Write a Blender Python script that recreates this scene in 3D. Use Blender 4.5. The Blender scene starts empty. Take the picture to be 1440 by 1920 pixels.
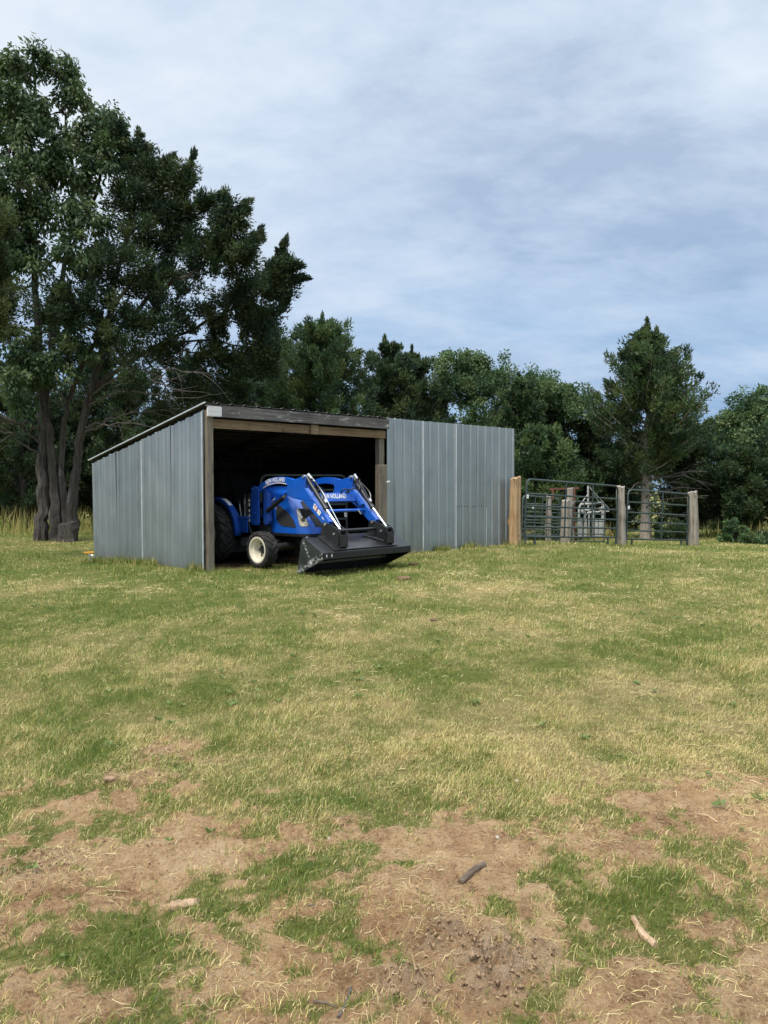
import bpy, bmesh, math, random
import numpy as np
from mathutils import Vector, Matrix
random.seed(7); rng = np.random.default_rng(7)
R = math.radians; PI = math.pi
SC = bpy.context.scene; COL = SC.collection

# ------------------------------------------------------------------ camera, sky, sun, exposure
F_PX, EYE, PITCH, ROLL = 1429.4, 1.3055, 0.0336, 0.0024
cam_d = bpy.data.cameras.new('camera'); cam = bpy.data.objects.new('camera', cam_d); COL.objects.link(cam)
cam_d.sensor_fit = 'HORIZONTAL'; cam_d.sensor_width = 36.0; cam_d.lens = 36.0 * F_PX / 1440.0
cam_d.clip_start = 0.05; cam_d.clip_end = 2000
cam.matrix_world = Matrix.Translation((0, 0, EYE)) @ Matrix.Rotation(PI/2 - PITCH, 4, 'X') @ Matrix.Rotation(-ROLL, 4, 'Z')
SC.camera = cam
SUN_EL, SUN_AZ = R(60), R(216)          # azimuth clockwise from +Y
world = bpy.data.worlds.new('World'); SC.world = world; world.use_nodes = True
sun_d = bpy.data.lights.new('sun', 'SUN'); sun = bpy.data.objects.new('sun', sun_d); COL.objects.link(sun)
sun_d.energy = 1.5; sun_d.angle = R(12); sun_d.color = (1.0, 0.91, 0.76)
sv = Vector((math.sin(SUN_AZ)*math.cos(SUN_EL), math.cos(SUN_AZ)*math.cos(SUN_EL), math.sin(SUN_EL)))
sun.rotation_euler = sv.to_track_quat('Z', 'Y').to_euler(); sun.location = sv * 60
SC.view_settings.view_transform = 'Standard'; SC.view_settings.look = 'None'
SC.view_settings.gamma = 1.0; SC.view_settings.use_curve_mapping = False
SC.view_settings.exposure = 1.08
SKY_GAIN = 0.575

# ------------------------------------------------------------------ node helpers
class NT:
    def __init__(s, tree): s.t = tree; tree.nodes.clear()
    def n(s, typ, ins=None, **kw):
        nd = s.t.nodes.new(typ)
        for k, v in kw.items(): setattr(nd, k, v)
        for k, v in (ins or {}).items():
            sock = nd.inputs[k]
            if isinstance(v, bpy.types.NodeSocket): s.t.links.new(v, sock)
            else: sock.default_value = v
        return nd
    def math(s, op, a, b=0.0, c=0.0, clamp=False):
        nd = s.n('ShaderNodeMath', operation=op, use_clamp=clamp)
        for i, v in enumerate((a, b, c)):
            if isinstance(v, bpy.types.NodeSocket): s.t.links.new(v, nd.inputs[i])
            else: nd.inputs[i].default_value = v
        return nd.outputs[0]
    def mix(s, fac, a, b, blend='MIX'):
        nd = s.n('ShaderNodeMix', data_type='RGBA', blend_type=blend)
        for i, v in ((0, fac), (6, a), (7, b)):
            if isinstance(v, bpy.types.NodeSocket): s.t.links.new(v, nd.inputs[i])
            else: nd.inputs[i].default_value = (tuple(v) + (1,))[:4] if i else v
        return nd.outputs[2]
    def ramp(s, fac, stops, interp='LINEAR'):
        nd = s.n('ShaderNodeValToRGB', {'Fac': fac}); nd.color_ramp.interpolation = interp
        el = nd.color_ramp.elements
        while len(el) < len(stops): el.new(0.5)
        for e, (p, c) in zip(el, stops):
            e.position = p; e.color = (c, c, c, 1) if isinstance(c, (int, float)) else tuple(c) + (1,)
        return nd.outputs[0]
    def noise(s, vec, scale, detail=4, rough=0.55, dist=0.0):
        return s.n('ShaderNodeTexNoise', {'Vector': vec, 'Scale': scale, 'Detail': detail, 'Roughness': rough, 'Distortion': dist}).outputs[0]
    def vmap(s, vec, scale=(1, 1, 1), loc=(0, 0, 0), rot=(0, 0, 0)):
        return s.n('ShaderNodeMapping', {'Vector': vec, 'Scale': scale, 'Location': loc, 'Rotation': rot}).outputs[0]

def build_world():
    w = NT(world.node_tree)
    sky = w.n('ShaderNodeTexSky', sky_type='NISHITA', sun_disc=False, sun_elevation=SUN_EL, sun_rotation=SUN_AZ,
              altitude=200, air_density=1.0, dust_density=2.0, ozone_density=1.0)
    tc = w.n('ShaderNodeTexCoord'); d = w.n('ShaderNodeVectorMath', {0: tc.outputs['Generated']}, operation='NORMALIZE').outputs[0]
    sep = w.n('ShaderNodeSeparateXYZ', {0: d})
    el = w.math('MAXIMUM', sep.outputs[2], 0.0)
    den = w.math('ADD', el, 0.30)
    u = w.math('DIVIDE', sep.outputs[0], den); v = w.math('DIVIDE', sep.outputs[1], den)
    uv = w.n('ShaderNodeCombineXYZ', {0: u, 1: v, 2: 0.0}).outputs[0]
    n1 = w.noise(w.vmap(uv, (1.1, 1.5, 1), (3.1, 1.7, 0), (0, 0, 0.5)), 1.0, 6, 0.58, 0.12)     # big layers
    n2 = w.noise(w.vmap(uv, (4.2, 6.4, 1), (7.3, 0.4, 0), (0, 0, -0.35)), 1.0, 6, 0.62, 0.2)      # wisps
    n3 = w.noise(w.vmap(uv, (0.5, 0.8, 1), (1.0, 5.2, 0)), 1.0, 2, 0.5, 0.2)
    m = w.math('ADD', w.math('MULTIPLY', n1, 0.55), w.math('MULTIPLY', n2, 0.34))
    m = w.math('ADD', m, w.math('MULTIPLY', n3, 0.35))
    hi = w.ramp(m, [(0.46, (0.37, 0.46, 0.60)), (0.54, (0.50, 0.59, 0.71)), (0.61, (0.585, 0.67, 0.775)), (0.71, (0.71, 0.77, 0.83))])
    lo = w.ramp(m, [(0.46, (0.17, 0.295, 0.50)), (0.60, (0.25, 0.385, 0.585)), (0.74, (0.41, 0.515, 0.68))])
    t = w.n('ShaderNodeMapRange', {0: el, 1: 0.06, 2: 0.42}, interpolation_type='SMOOTHSTEP').outputs[0]
    cl = w.mix(t, lo, hi)
    zen = w.math('MULTIPLY_ADD', w.n('ShaderNodeMapRange', {0: el, 1: 0.54, 2: 1.0}).outputs[0], 3.0, 1.0)   # overcast: zenith brighter
    cl = w.n('ShaderNodeVectorMath', {0: cl, 'Scale': w.math('MULTIPLY', zen, 10.0*SKY_GAIN)}, operation='SCALE').outputs[0]
    cov = w.ramp(w.noise(w.vmap(uv, (0.9, 1.4, 1), (11, 3, 0)), 1.0, 5, 0.6, 0.5), [(0.35, 0.80), (0.62, 0.97)])
    col = w.mix(cov, sky.outputs[0], cl)
    bg = w.n('ShaderNodeBackground', {'Color': col, 'Strength': 0.1})
    out = w.n('ShaderNodeOutputWorld', {0: bg.outputs[0]})
build_world()

# ------------------------------------------------------------------ geometry of the place
U = 0.25                                             # rib spacing of the cladding
TH = 0.8009
AX, AY = -2.7537, 11.7592                            # front left corner of the shed
DX, DY = math.sin(TH), math.cos(TH); NX, NY = -DY, DX
SHED_RZ = PI/2 - TH
H_F, H_B = 2.517, 1.798                              # wall height front / back
W_OPEN, W_ALL, DEPTH = 3.874, 7.874, 4.0

def ray(px, py):
    a = (px - 720)/F_PX; b = -(py - 960)/F_PX; c, s = math.cos(PITCH), math.sin(PITCH)
    return np.array([a, c + b*s, b*c - s])
def at(px, py, d):
    r = ray(px, py); return Vector((r[0]*d/r[1], d, EYE + r[2]*d/r[1]))
def sstep(a, b, x):
    t = np.clip((x - a)/(b - a), 0, 1); return t*t*(3 - 2*t)
def softplus(x, k=2.0): return np.logaddexp(0, x*k)/k

_perm = rng.permutation(4096)
def vnoise(x, y, seed=0):
    x = np.asarray(x, float); y = np.asarray(y, float)
    xi = np.floor(x).astype(np.int64); yi = np.floor(y).astype(np.int64)
    fx = x - xi; fy = y - yi; fx = fx*fx*(3-2*fx); fy = fy*fy*(3-2*fy)
    def h(i, j): return _perm[(_perm[(i + seed*131) % 4096] + j) % 4096]/4095.0
    return (h(xi, yi)*(1-fx) + h(xi+1, yi)*fx)*(1-fy) + (h(xi, yi+1)*(1-fx) + h(xi+1, yi+1)*fx)*fy
def fbm(x, y, seed=0, oct=4, lac=2.1, gain=0.5):
    s = 0; a = 1; t = 0
    for o in range(oct):
        s = s + a*vnoise(x, y, seed + o*7); t += a; a *= gain; x = x*lac + 3.7; y = y*lac + 1.3
    return s/t
def ground_smooth(x, y):
    x = np.asarray(x, float); y = np.asarray(y, float)
    sd = (x-AX)*DX + (y-AY)*DY; sn = (x-AX)*NX + (y-AY)*NY
    z = -0.30*(1 - sstep(2.0, 9.8, y))
    z = z - 0.62*np.tanh(0.062*softplus(sd - 8.0)/0.62)
    z = z - 0.28*np.tanh(0.062*softplus(sn - 1.6)/0.28)
    return z
def hit(px, py):                                    # where the ray through a photo point meets the ground
    r = ray(px, py); t = 1.5/max(1e-4, -r[2])
    for _ in range(40):
        z = float(ground_smooth(r[0]*t, r[1]*t)); t = 0.5*t + 0.5*(z - EYE)/r[2]
    return r[0]*t, r[1]*t

# bare soil / green patch / dry patch maps: ellipses lying on the ground
def ell(px, py, rx, ry, w):
    x, y = hit(px, py); x2, _ = hit(px + rx, py); _, ya = hit(px, py - ry); _, yb = hit(px, py + ry)
    return (x, 0.5*(ya + yb), abs(x2 - x), 0.5*abs(ya - yb), w)
BARE = [ell(*e) for e in [(850,1640,190,95,1.0),(640,1640,120,60,.25),(780,1790,150,120,1.0),(560,1830,190,80,.9),(930,1830,120,80,1.0),
        (1290,1530,150,50,1.0),(1140,1590,130,40,.75),(1420,1480,90,30,.6),(1180,1850,150,60,.75),(1380,1830,110,60,.7),(1010,1910,140,40,.6),
        (420,1590,140,55,.62),(230,1500,190,55,.55),(330,1410,110,40,.6),(60,1600,110,60,.6),(120,1680,140,40,.5),(60,1475,100,30,.6),(200,1890,240,45,.75),(1400,1650,80,40,.55),
        (480,1500,60,22,.5),(690,1560,200,16,.8),(230,1275,55,18,.45),(300,1345,80,26,.45),(30,1720,60,24,.5),(470,1725,90,50,.7),(250,1800,60,20,.4)]]
GREEN = [ell(*e) for e in [(600,1650,120,60,.95),(590,1600,90,30,.7),(170,1790,190,65,1.0),(300,1740,120,40,.5),(1200,1690,220,60,.85),(1050,1720,90,60,.6),(420,1905,80,26,.9),(1090,1760,90,30,.6),
        (1075,1880,90,25,.55),(1390,1760,90,40,.5),(200,1310,230,90,.9),(120,1430,180,60,.6),(400,1380,90,60,.6),(560,1520,150,36,.8),(980,1510,260,40,.55),(40,1560,60,30,.4),(330,1560,120,26,.35),
        (30,1260,120,40,.7),(700,1080,140,14,.5),(1330,1230,150,50,.55),(850,1330,120,60,.35),(560,1440,90,40,.3),(1000,1050,220,14,.7),(300,1085,250,14,.6),(780,1620,60,20,.3),(1270,1625,70,24,.35)]]
DRY = [ell(*e) for e in [(640,1330,130,45,1.0),(1000,1390,260,70,.8),(1150,1330,260,60,.6),(900,1105,90,20,.9),(1360,1400,140,60,.8),(850,1180,200,30,.5),(1150,1130,250,18,.4),(560,1250,140,30,.45),
       (1200,1450,220,40,.6),(420,1250,120,22,.35),(1040,1290,120,40,.5),(1420,1560,80,50,.9),(740,1450,150,40,.35)]]
def emap(L, x, y, warp=0.35):
    wx = (fbm(x*1.7, y*1.7, 31) - .5); wy = (fbm(x*1.7, y*1.7, 47) - .5)
    s = np.zeros_like(x)
    for (cx, cy, rx, ry, w) in L:
        q = ((x + wx*warp*2*min(rx, 1.0) - cx)/rx)**2 + ((y + wy*warp*2*min(ry, 1.5) - cy)/ry)**2
        s = np.maximum(s, w*np.exp(-np.maximum(q-.25, 0)*1.1))
    return s
def cover(x, y):
    """bare soil amount, dryness of the grass, green growth"""
    x = np.asarray(x, float); y = np.asarray(y, float)
    b = emap(BARE, x, y); g = emap(GREEN, x, y); dr = emap(DRY, x, y)
    n = fbm(x*2.3, y*2.3, 5, 5); n2 = fbm(x*0.5, y*0.5, 11, 4); n3 = fbm(x*7, y*7, 21, 3)
    near = 1 - sstep(2.9, 4.6, y - 0.15*x); n4 = fbm(x*19, y*19, 25, 2)
    gate = np.clip(b + .9*near, 0, 1)
    bare = sstep(.10, .92, np.maximum(b*.93, .39*near) - g*.36 + gate*((n - .5)*1.3 + (n3 - .5)*1.7 + (n4 - .5)*1.6))
    dry = np.clip(0.50 + .07*sstep(-.5, 2, x)*(1 - sstep(7, 11, y)) - 0.11*sstep(6.5, 10.5, y) - .12*sstep(0.3, 2.5, -x)*sstep(4, 6, y) + 0.42*dr - 0.28*g + (n2-.5)*1.0 + (n - .5)*1.1 + (n3-.5)*.9, 0.04, 1)
    sd = (x-AX)*DX + (y-AY)*DY; sn = (x-AX)*NX + (y-AY)*NY
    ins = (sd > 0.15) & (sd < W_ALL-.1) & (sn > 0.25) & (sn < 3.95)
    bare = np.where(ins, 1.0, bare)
    return bare, dry, g, ins
def ground_z(x, y):
    x = np.asarray(x, float); y = np.asarray(y, float)
    z = ground_smooth(x, y)
    b, dr, g, ins = cover(x, y)
    nearf = 1 - sstep(4.5, 9.0, y)
    rough = (fbm(x*9, y*9, 61, 4) - .5)*0.045*b + (fbm(x*3, y*3, 71, 3) - .5)*0.07 + b*(.012 - .05*np.abs(fbm(x*13, y*13, 67, 4) - .5)) + b*(fbm(x*31, y*31, 69, 2) - .5)*.014
    clod = np.clip(emapc(x, y), 0, 1)
    rid = np.abs(fbm(x*16, y*16, 83, 4) - .5)
    rough = rough + clod*(0.055 - rid*0.34)
    return z + np.where(ins, 0.15, 1)*rough*nearf + (1-nearf)*(fbm(x*.8, y*.8, 3, 3) - .5)*0.03*np.where(ins, 0, 1)
CLOD = [ell(*e) for e in [(930,1820,90,55,1.0),(830,1770,70,30,.8),(760,1860,60,40,.8),(270,1440,110,35,.5),(60,1620,90,40,.45),(1010,1790,40,26,.8)]]
def emapc(x, y): return emap(CLOD, x, y, .3)

# ------------------------------------------------------------------ mesh helpers
class MB:
    def __init__(s): s.v = []; s.f = []
    def add(s, vs, fs):
        b = len(s.v); s.v += [tuple(v) for v in vs]; s.f += [tuple(i + b for i in f) for f in fs]; return s
    def box(s, x0, x1, y0, y1, z0, z1):
        v = [(x, y, z) for z in (z0, z1) for y in (y0, y1) for x in (x0, x1)]
        return s.add(v, [(0,2,3,1),(4,5,7,6),(0,1,5,4),(2,6,7,3),(0,4,6,2),(1,3,7,5)])
    def bar(s, p, q, a, b, up=(0, 0, 1)):             # box beam from p to q, width a, height b
        p = Vector(p); q = Vector(q); d = (q-p).normalized(); u = Vector(up)
        sd = d.cross(u); sd = sd.normalized() if sd.length > 1e-4 else Vector((1, 0, 0)); u = sd.cross(d)
        v = [c + sd*(i*a/2) + u*(j*b/2) for c in (p, q) for j in (-1, 1) for i in (-1, 1)]
        return s.add(v, [(0,1,3,2),(4,6,7,5),(0,4,5,1),(2,3,7,6),(0,2,6,4),(1,5,7,3)])
    def tube(s, pts, r, n=8, cap=True, flute=0.0):
        pts = [Vector(p) for p in pts]; rs = r if isinstance(r, (list, tuple)) else [r]*len(pts)
        b = len(s.v); prev = None
        for i, p in enumerate(pts):
            t = (pts[min(i+1, len(pts)-1)] - pts[max(i-1, 0)]).normalized()
            if prev is None: a = t.cross(Vector((0.12, 0.07, 1)));  a = a if a.length > .1 else t.cross(Vector((1, 0, 0)))
            else: a = prev - t*prev.dot(t)
            a.normalize(); prev = a; c = t.cross(a)
            for k in range(n):
                an = 2*PI*k/n; fl = 1 + flute*(.6*math.sin(3*an + i*.13) + .5*math.sin(5*an - i*.21 + 1) + .5*math.sin(8*an + i*.11) + .4*random.uniform(-1, 1)) if flute else 1
                s.v.append(tuple(p + (a*math.cos(an) + c*math.sin(an))*rs[i]*fl))
        for i in range(len(pts)-1):
            for k in range(n):
                k2 = (k+1) % n; s.f.append((b+i*n+k, b+i*n+k2, b+(i+1)*n+k2, b+(i+1)*n+k))
        if cap:
            s.f.append(tuple(b+k for k in range(n))[::-1]); s.f.append(tuple(b+(len(pts)-1)*n+k for k in range(n)))
        return s
    def lathe(s, prof, c, axis='y', n=24, close=False):   # prof: (radius, along axis)
        b = len(s.v); m = len(prof)
        for k in range(n):
            an = 2*PI*k/n
            for r, h in prof:
                x, z = r*math.cos(an), r*math.sin(an)
                s.v.append((c[0]+x, c[1]+h, c[2]+z) if axis == 'y' else ((c[0]+x, c[1]+z, c[2]+h) if axis == 'z' else (c[0]+h, c[1]+x, c[2]+z)))
        for k in range(n):
            k2 = (k+1) % n
            for i in range(m if close else m-1):
                j = (i+1) % m; s.f.append((b+k*m+i, b+k*m+j, b+k2*m+j, b+k2*m+i))
        return s
    def prism(s, poly, y0, y1):                       # polygon in x,z extruded along y
        n = len(poly); v = [(x, y0, z) for x, z in poly] + [(x, y1, z) for x, z in poly]
        f = [tuple(range(n)), tuple(range(n, 2*n))[::-1]] + [(i, i+n, (i+1) % n + n, (i+1) % n) for i in range(n)]
        return s.add(v, f)
    def build(s, name, mat, parent=None, smooth=False, bevel=0, loc=None, seg=2):
        me = bpy.data.meshes.new(name); me.from_pydata(s.v, [], s.f)
        bm = bmesh.new(); bm.from_mesh(me); bmesh.ops.recalc_face_normals(bm, faces=bm.faces); bm.to_mesh(me); bm.free()
        me.materials.append(mat)
        if smooth:
            me.polygons.foreach_set('use_smooth', [True]*len(me.polygons))
            try: me.set_sharp_from_angle(angle=R(smooth if smooth is not True else 40))
            except Exception: pass
        o = bpy.data.objects.new(name, me); COL.objects.link(o); o.parent = parent
        if loc is not None: o.location = loc
        if bevel:
            m = o.modifiers.new('bevel', 'BEVEL'); m.width = bevel; m.segments = seg; m.limit_method = 'ANGLE'; m.angle_limit = R(35)
        return o
def empty(name, loc=(0, 0, 0), rot=(0, 0, 0), parent=None):
    o = bpy.data.objects.new(name, None); COL.objects.link(o); o.location = loc; o.rotation_euler = rot; o.parent = parent
    o.empty_display_size = 0.1; return o
def tag(o, label=None, cat=None, group=None, kind=None):
    if label: o['label'] = label
    if cat: o['category'] = cat
    if group: o['group'] = group
    if kind: o['kind'] = kind
    return o
def np_mesh(name, verts, quads=None, tris=None, mat=None, col=None, parent=None, smooth=False):
    me = bpy.data.meshes.new(name)
    nq = 0 if quads is None else len(quads); nt = 0 if tris is None else len(tris)
    me.vertices.add(len(verts)); me.vertices.foreach_set('co', np.asarray(verts, np.float32).ravel())
    loops = []
    if nq: loops.append(np.asarray(quads, np.int32).ravel())
    if nt: loops.append(np.asarray(tris, np.int32).ravel())
    loops = np.concatenate(loops); me.loops.add(len(loops)); me.loops.foreach_set('vertex_index', loops)
    me.polygons.add(nq + nt)
    st = np.concatenate([np.arange(nq)*4, nq*4 + np.arange(nt)*3]).astype(np.int32)
    me.polygons.foreach_set('loop_start', st)
    try: me.polygons.foreach_set('loop_total', np.concatenate([np.full(nq, 4), np.full(nt, 3)]).astype(np.int32))
    except Exception: pass
    if smooth: me.polygons.foreach_set('use_smooth', np.ones(nq+nt, bool))
    if col is not None:
        at_ = me.color_attributes.new('col', 'FLOAT_COLOR', 'POINT')
        c4 = np.ones((len(verts), 4), np.float32); c4[:, :3] = col; at_.data.foreach_set('color', c4.ravel())
    me.update(); me.validate()
    if mat: me.materials.append(mat)
    o = bpy.data.objects.new(name, me); COL.objects.link(o); o.parent = parent
    return o

# ------------------------------------------------------------------ materials
def new_mat(name):
    m = bpy.data.materials.new(name); m.use_nodes = True; return m, NT(m.node_tree)
def finish(t, bsdf): t.n('ShaderNodeOutputMaterial', {0: bsdf})
def mat_plain(name, c, rough=0.5, metal=0.0, var=0.15, scale=8.0, bump=0.0, bscale=40.0, dirt=None, dirt_amt=0.0, coat=0.0, spec=0.5):
    m, t = new_mat(name); tc = t.n('ShaderNodeTexCoord').outputs['Object']
    n = t.noise(tc, scale, 5, 0.6)
    c1 = tuple(x*(1-var) for x in c); c2 = tuple(min(1, x*(1+var)) for x in c)
    col = t.ramp(n, [(0.3, c1), (0.7, c2)])
    rr = t.math('MULTIPLY_ADD', n, 0.25, rough - 0.12, clamp=True)
    if dirt:
        dn = t.ramp(t.noise(tc, scale*0.6, 8, 0.7, 0.4), [(0.48, 0.0), (0.72, 1.0)])
        f = t.math('MULTIPLY', dn, dirt_amt); col = t.mix(f, col, dirt); rr = t.math('MULTIPLY_ADD', f, 0.4, rr, clamp=True)
    ins = {'Base Color': col, 'Roughness': rr, 'Metallic': metal, 'Coat Weight': coat, 'Coat Roughness': 0.08, 'Specular IOR Level': spec}
    if bump:
        ins['Normal'] = t.n('ShaderNodeBump', {'Strength': bump, 'Distance': 0.01, 'Height': t.noise(tc, bscale, 6, 0.65)}).outputs[0]
    finish(t, t.n('ShaderNodeBsdfPrincipled', ins).outputs[0]); return m
def mat_wood(name, c1, c2, axis=2, scale=1.0, bump=0.6, patch=None, patch_thr=0.6, rough=0.8, knots=False, dist=.006):
    m, t = new_mat(name); tc = t.n('ShaderNodeTexCoord').outputs['Object']
    sc = [34*scale]*3; sc[axis] = 1.6*scale
    g = t.noise(t.vmap(tc, tuple(sc)), 1.0, 7, 0.65, 0.6)
    g2 = t.noise(tc, 2.2*scale, 5, 0.6)
    f = t.math('ADD', t.math('MULTIPLY', g, 0.75), t.math('MULTIPLY', g2, 0.35))
    col = t.ramp(f, [(0.36, tuple(x*.45 for x in c1)), (0.46, c1), (0.70, c2)])
    if patch:
        sp = [9*scale]*3; sp[axis] = 2.0*scale
        p = t.ramp(t.noise(t.vmap(tc, tuple(sp), (4, 2, 7)), 1.0, 8, 0.7, 0.3), [(patch_thr-.05, 0.0), (patch_thr+.05, 1.0)])
        col = t.mix(p, col, patch)
    if knots:
        k = t.n('ShaderNodeTexVoronoi', {'Vector': tc, 'Scale': 3.3}).outputs[0]
        col = t.mix(t.ramp(k, [(0.05, 0.85), (0.11, 0.0)]), col, tuple(x*.35 for x in c1))
    b = t.n('ShaderNodeBump', {'Strength': bump, 'Distance': dist, 'Height': g}).outputs[0]
    finish(t, t.n('ShaderNodeBsdfPrincipled', {'Base Color': col, 'Roughness': rough, 'Normal': b, 'Specular IOR Level': 0.25}).outputs[0]); return m
def mat_galv(name, c, seed, rough=0.5, metal=0.8, streak=1.0):
    m, t = new_mat(name); tc = t.n('ShaderNodeTexCoord').outputs['Object']
    o = (seed*3.1, seed*1.7, seed*2.3)
    st = t.noise(t.vmap(tc, (7, 7, 0.55), o), 1.0, 7, 0.62, 0.3)           # runs down the sheet
    bl = t.noise(t.vmap(tc, (1.3, 1.3, 1.1), o), 1.0, 5, 0.6, 0.5)         # broad clouds
    sp = t.n('ShaderNodeTexVoronoi', {'Vector': tc, 'Scale': 70.0}, feature='F1').outputs[1]   # spangle
    f = t.math('ADD', t.math('MULTIPLY', st, 0.5*streak), t.math('MULTIPLY', bl, 0.6))
    col = t.ramp(f, [(0.38, tuple(x*.84 for x in c)), (0.55, c), (0.72, tuple(min(1, x*1.14) for x in c))])
    col = t.mix(0.06, col, sp, 'OVERLAY')
    dk = t.ramp(t.noise(t.vmap(tc, (14, 14, 9), o), 1.0, 6, 0.7), [(0.70, 0.0), (0.78, 0.55)])
    col = t.mix(dk, col, tuple(x*.45 for x in c))
    zz = t.n('ShaderNodeSeparateXYZ', {0: tc}).outputs[2]
    low = t.n('ShaderNodeMapRange', {0: t.math('ADD', zz, t.math('MULTIPLY', st, 0.25)), 1: 0.02, 2: 0.42, 3: 0.45, 4: 0.0}).outputs[0]
    col = t.mix(low, col, (0.27, 0.26, 0.22))                              # mud splash near the ground
    bh = t.noise(t.vmap(tc, (3, 3, 1.0), o), 1.0, 4, 0.6)
    b = t.n('ShaderNodeBump', {'Strength': 0.22, 'Distance': 0.05, 'Height': bh}).outputs[0]
    rr = t.math('MULTIPLY_ADD', bl, 0.3, rough - .15, clamp=True)
    finish(t, t.n('ShaderNodeBsdfPrincipled', {'Base Color': col, 'Roughness': rr, 'Metallic': metal, 'Normal': b}).outputs[0]); return m
def mat_leaf(name, gain=1.0, trans=0.35):
    m, t = new_mat(name)
    a = t.n('ShaderNodeAttribute', attribute_name='col').outputs['Color']
    p = t.n('ShaderNodeBsdfPrincipled', {'Base Color': a, 'Roughness': 0.55, 'Specular IOR Level': 0.35}).outputs[0]
    tr = t.n('ShaderNodeBsdfTranslucent', {'Color': t.mix(0.5, a, (0.10, 0.14, 0.02), 'ADD') if False else a}).outputs[0]
    finish(t, t.n('ShaderNodeMixShader', {0: trans, 1: p, 2: tr}).outputs[0]); return m
M = {}
M['leaf'] = mat_leaf('foliage', trans=0.36)
M['grass'] = mat_leaf('grass_blades', trans=0.30)
M['galv'] = [mat_galv('galvanised_sheet_%d' % i, c, i, r) for i, (c, r) in enumerate([((.315,.352,.365), .44), ((.35,.388,.40), .40), ((.33,.368,.383), .46), ((.365,.402,.412), .42)])]
M['galv_in'] = mat_galv('galvanised_sheet_shaded', (.03,.033,.036), 9, .7, .3)  # back wall sheet, interior shade put into its near-black colour
M['trim'] = mat_plain('bright_metal_edge', (.72,.75,.76), .4, .5, .2, 6)
M['roof'] = mat_galv('roof_sheet', (.075,.078,.08), 6, .55, .5)  # darkened so the underside holds the shade of the shed interior
M['post'] = mat_wood('weathered_post_wood', (.125,.105,.078), (.25,.215,.165), 2, 1.0, .9, patch=(.07,.06,.048), patch_thr=.64)
M['header'] = mat_wood('header_board_wood', (.17,.115,.066), (.29,.21,.125), 0, 1.0, .4, knots=True)
M['fascia'] = mat_wood('fascia_board_peeling_paint', (.075,.07,.065), (.17,.16,.15), 0, 1.2, .6, patch=(.42,.41,.39), patch_thr=.60)
M['fascia_w'] = mat_wood('fascia_board_white_paint', (.55,.55,.54), (.74,.74,.73), 0, 1.0, .4, patch=(.14,.13,.12), patch_thr=.60)
M['frame_wood'] = mat_wood('shaded_framing_wood', (.015,.012,.010), (.04,.032,.025), 0, 1.0)  # framing darkened to imitate indoor shade; the patch seam borrows it
M['log_new'] = mat_wood('peeled_log_wood', (.33,.205,.105), (.56,.40,.24), 2, .8, 1.4, patch=(.17,.11,.07), patch_thr=.60, knots=True)
M['log_old'] = mat_wood('grey_cedar_log_wood', (.22,.19,.155), (.42,.375,.32), 2, .8, 1.0, patch=(.12,.095,.075), patch_thr=.60)
M['bark'] = mat_wood('cedar_bark', (.042,.036,.031), (.135,.12,.105), 2, .8, 1.0, patch=(.24,.235,.22), patch_thr=.64, dist=.05)
M['bark_d'] = mat_wood('dark_bark', (.035,.028,.022), (.085,.07,.057), 2, .6, 1.0)
M['twig'] = mat_wood('grey_dead_twig', (.07,.062,.055), (.15,.135,.12), 2, .6, .5)
M['blue'] = mat_plain('blue_tractor_paint', (.006,.098,.50), .34, 0, .10, 5, dirt=(.10,.13,.22), dirt_amt=.18, coat=.45)
M['blue_shade'] = mat_plain('shaded_blue_paint', (.005,.055,.30), .6, 0, .14, 6, dirt=(.07,.08,.13), dirt_amt=.3, coat=.0, spec=.3)  # tractor blue darkened to carry the shade of the shed, with dust patches
M['black'] = mat_plain('black_bucket_paint', (.010,.011,.012), .42, 0, .3, 5, bump=.08, bscale=30, dirt=(.04,.04,.038), dirt_amt=.25)
M['black_g'] = mat_plain('black_enamel', (.014,.014,.015), .32, 0, .2, 9, dirt=(.05,.05,.05), dirt_amt=.4)
M['matte'] = mat_plain('matte_black_vinyl', (.006,.006,.006), .95, 0, .2, 9, spec=.1)
M['mesh'] = mat_plain('dark_grille_mesh', (.022,.022,.024), .75, 0, .3, 160, bump=.5, bscale=320)
M['chassis'] = mat_plain('oily_dark_chassis', (.018,.018,.02), .6, .2, .4, 9, dirt=(.06,.05,.04), dirt_amt=.6)
M['chrome'] = mat_plain('chromed_rod', (.86,.87,.88), .13, .9, .05, 10)
M['steel'] = mat_plain('bare_steel', (.50,.51,.52), .38, .8, .2, 20)
M['rubber'] = mat_plain('tyre_rubber', (.030,.029,.028), .85, 0, .25, 12, bump=.25, bscale=60, dirt=(.10,.085,.068), dirt_amt=.5, spec=.25)
M['cream'] = mat_plain('cream_rim_paint', (.74,.70,.57), .45, 0, .06, 7, dirt=(.33,.28,.20), dirt_amt=.35)
M['white'] = mat_plain('white_decal', (.82,.82,.80), .45, 0, .03, 20)
M['orange_s'] = mat_plain('orange_stripe', (.62,.42,.25), .5, 0, .05, 20)
M['red'] = mat_plain('red_decal', (.45,.10,.07), .5, 0, .1, 20)
M['lamp_glass'] = mat_plain('headlamp_glass', (.55,.47,.32), .12, .35, .5, 26, coat=1.0)
M['lamp_dark'] = mat_plain('headlamp_bulb', (.06,.04,.03), .2, .3, .2, 26)
M['gate'] = mat_plain('green_grey_gate_tube', (.040,.062,.062), .42, .25, .2, 3, dirt=(.16,.16,.14), dirt_amt=.3)
M['gate_in'] = mat_plain('grey_panel_tube', (.075,.095,.095), .45, .3, .2, 3, dirt=(.20,.19,.17), dirt_amt=.4)
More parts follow.
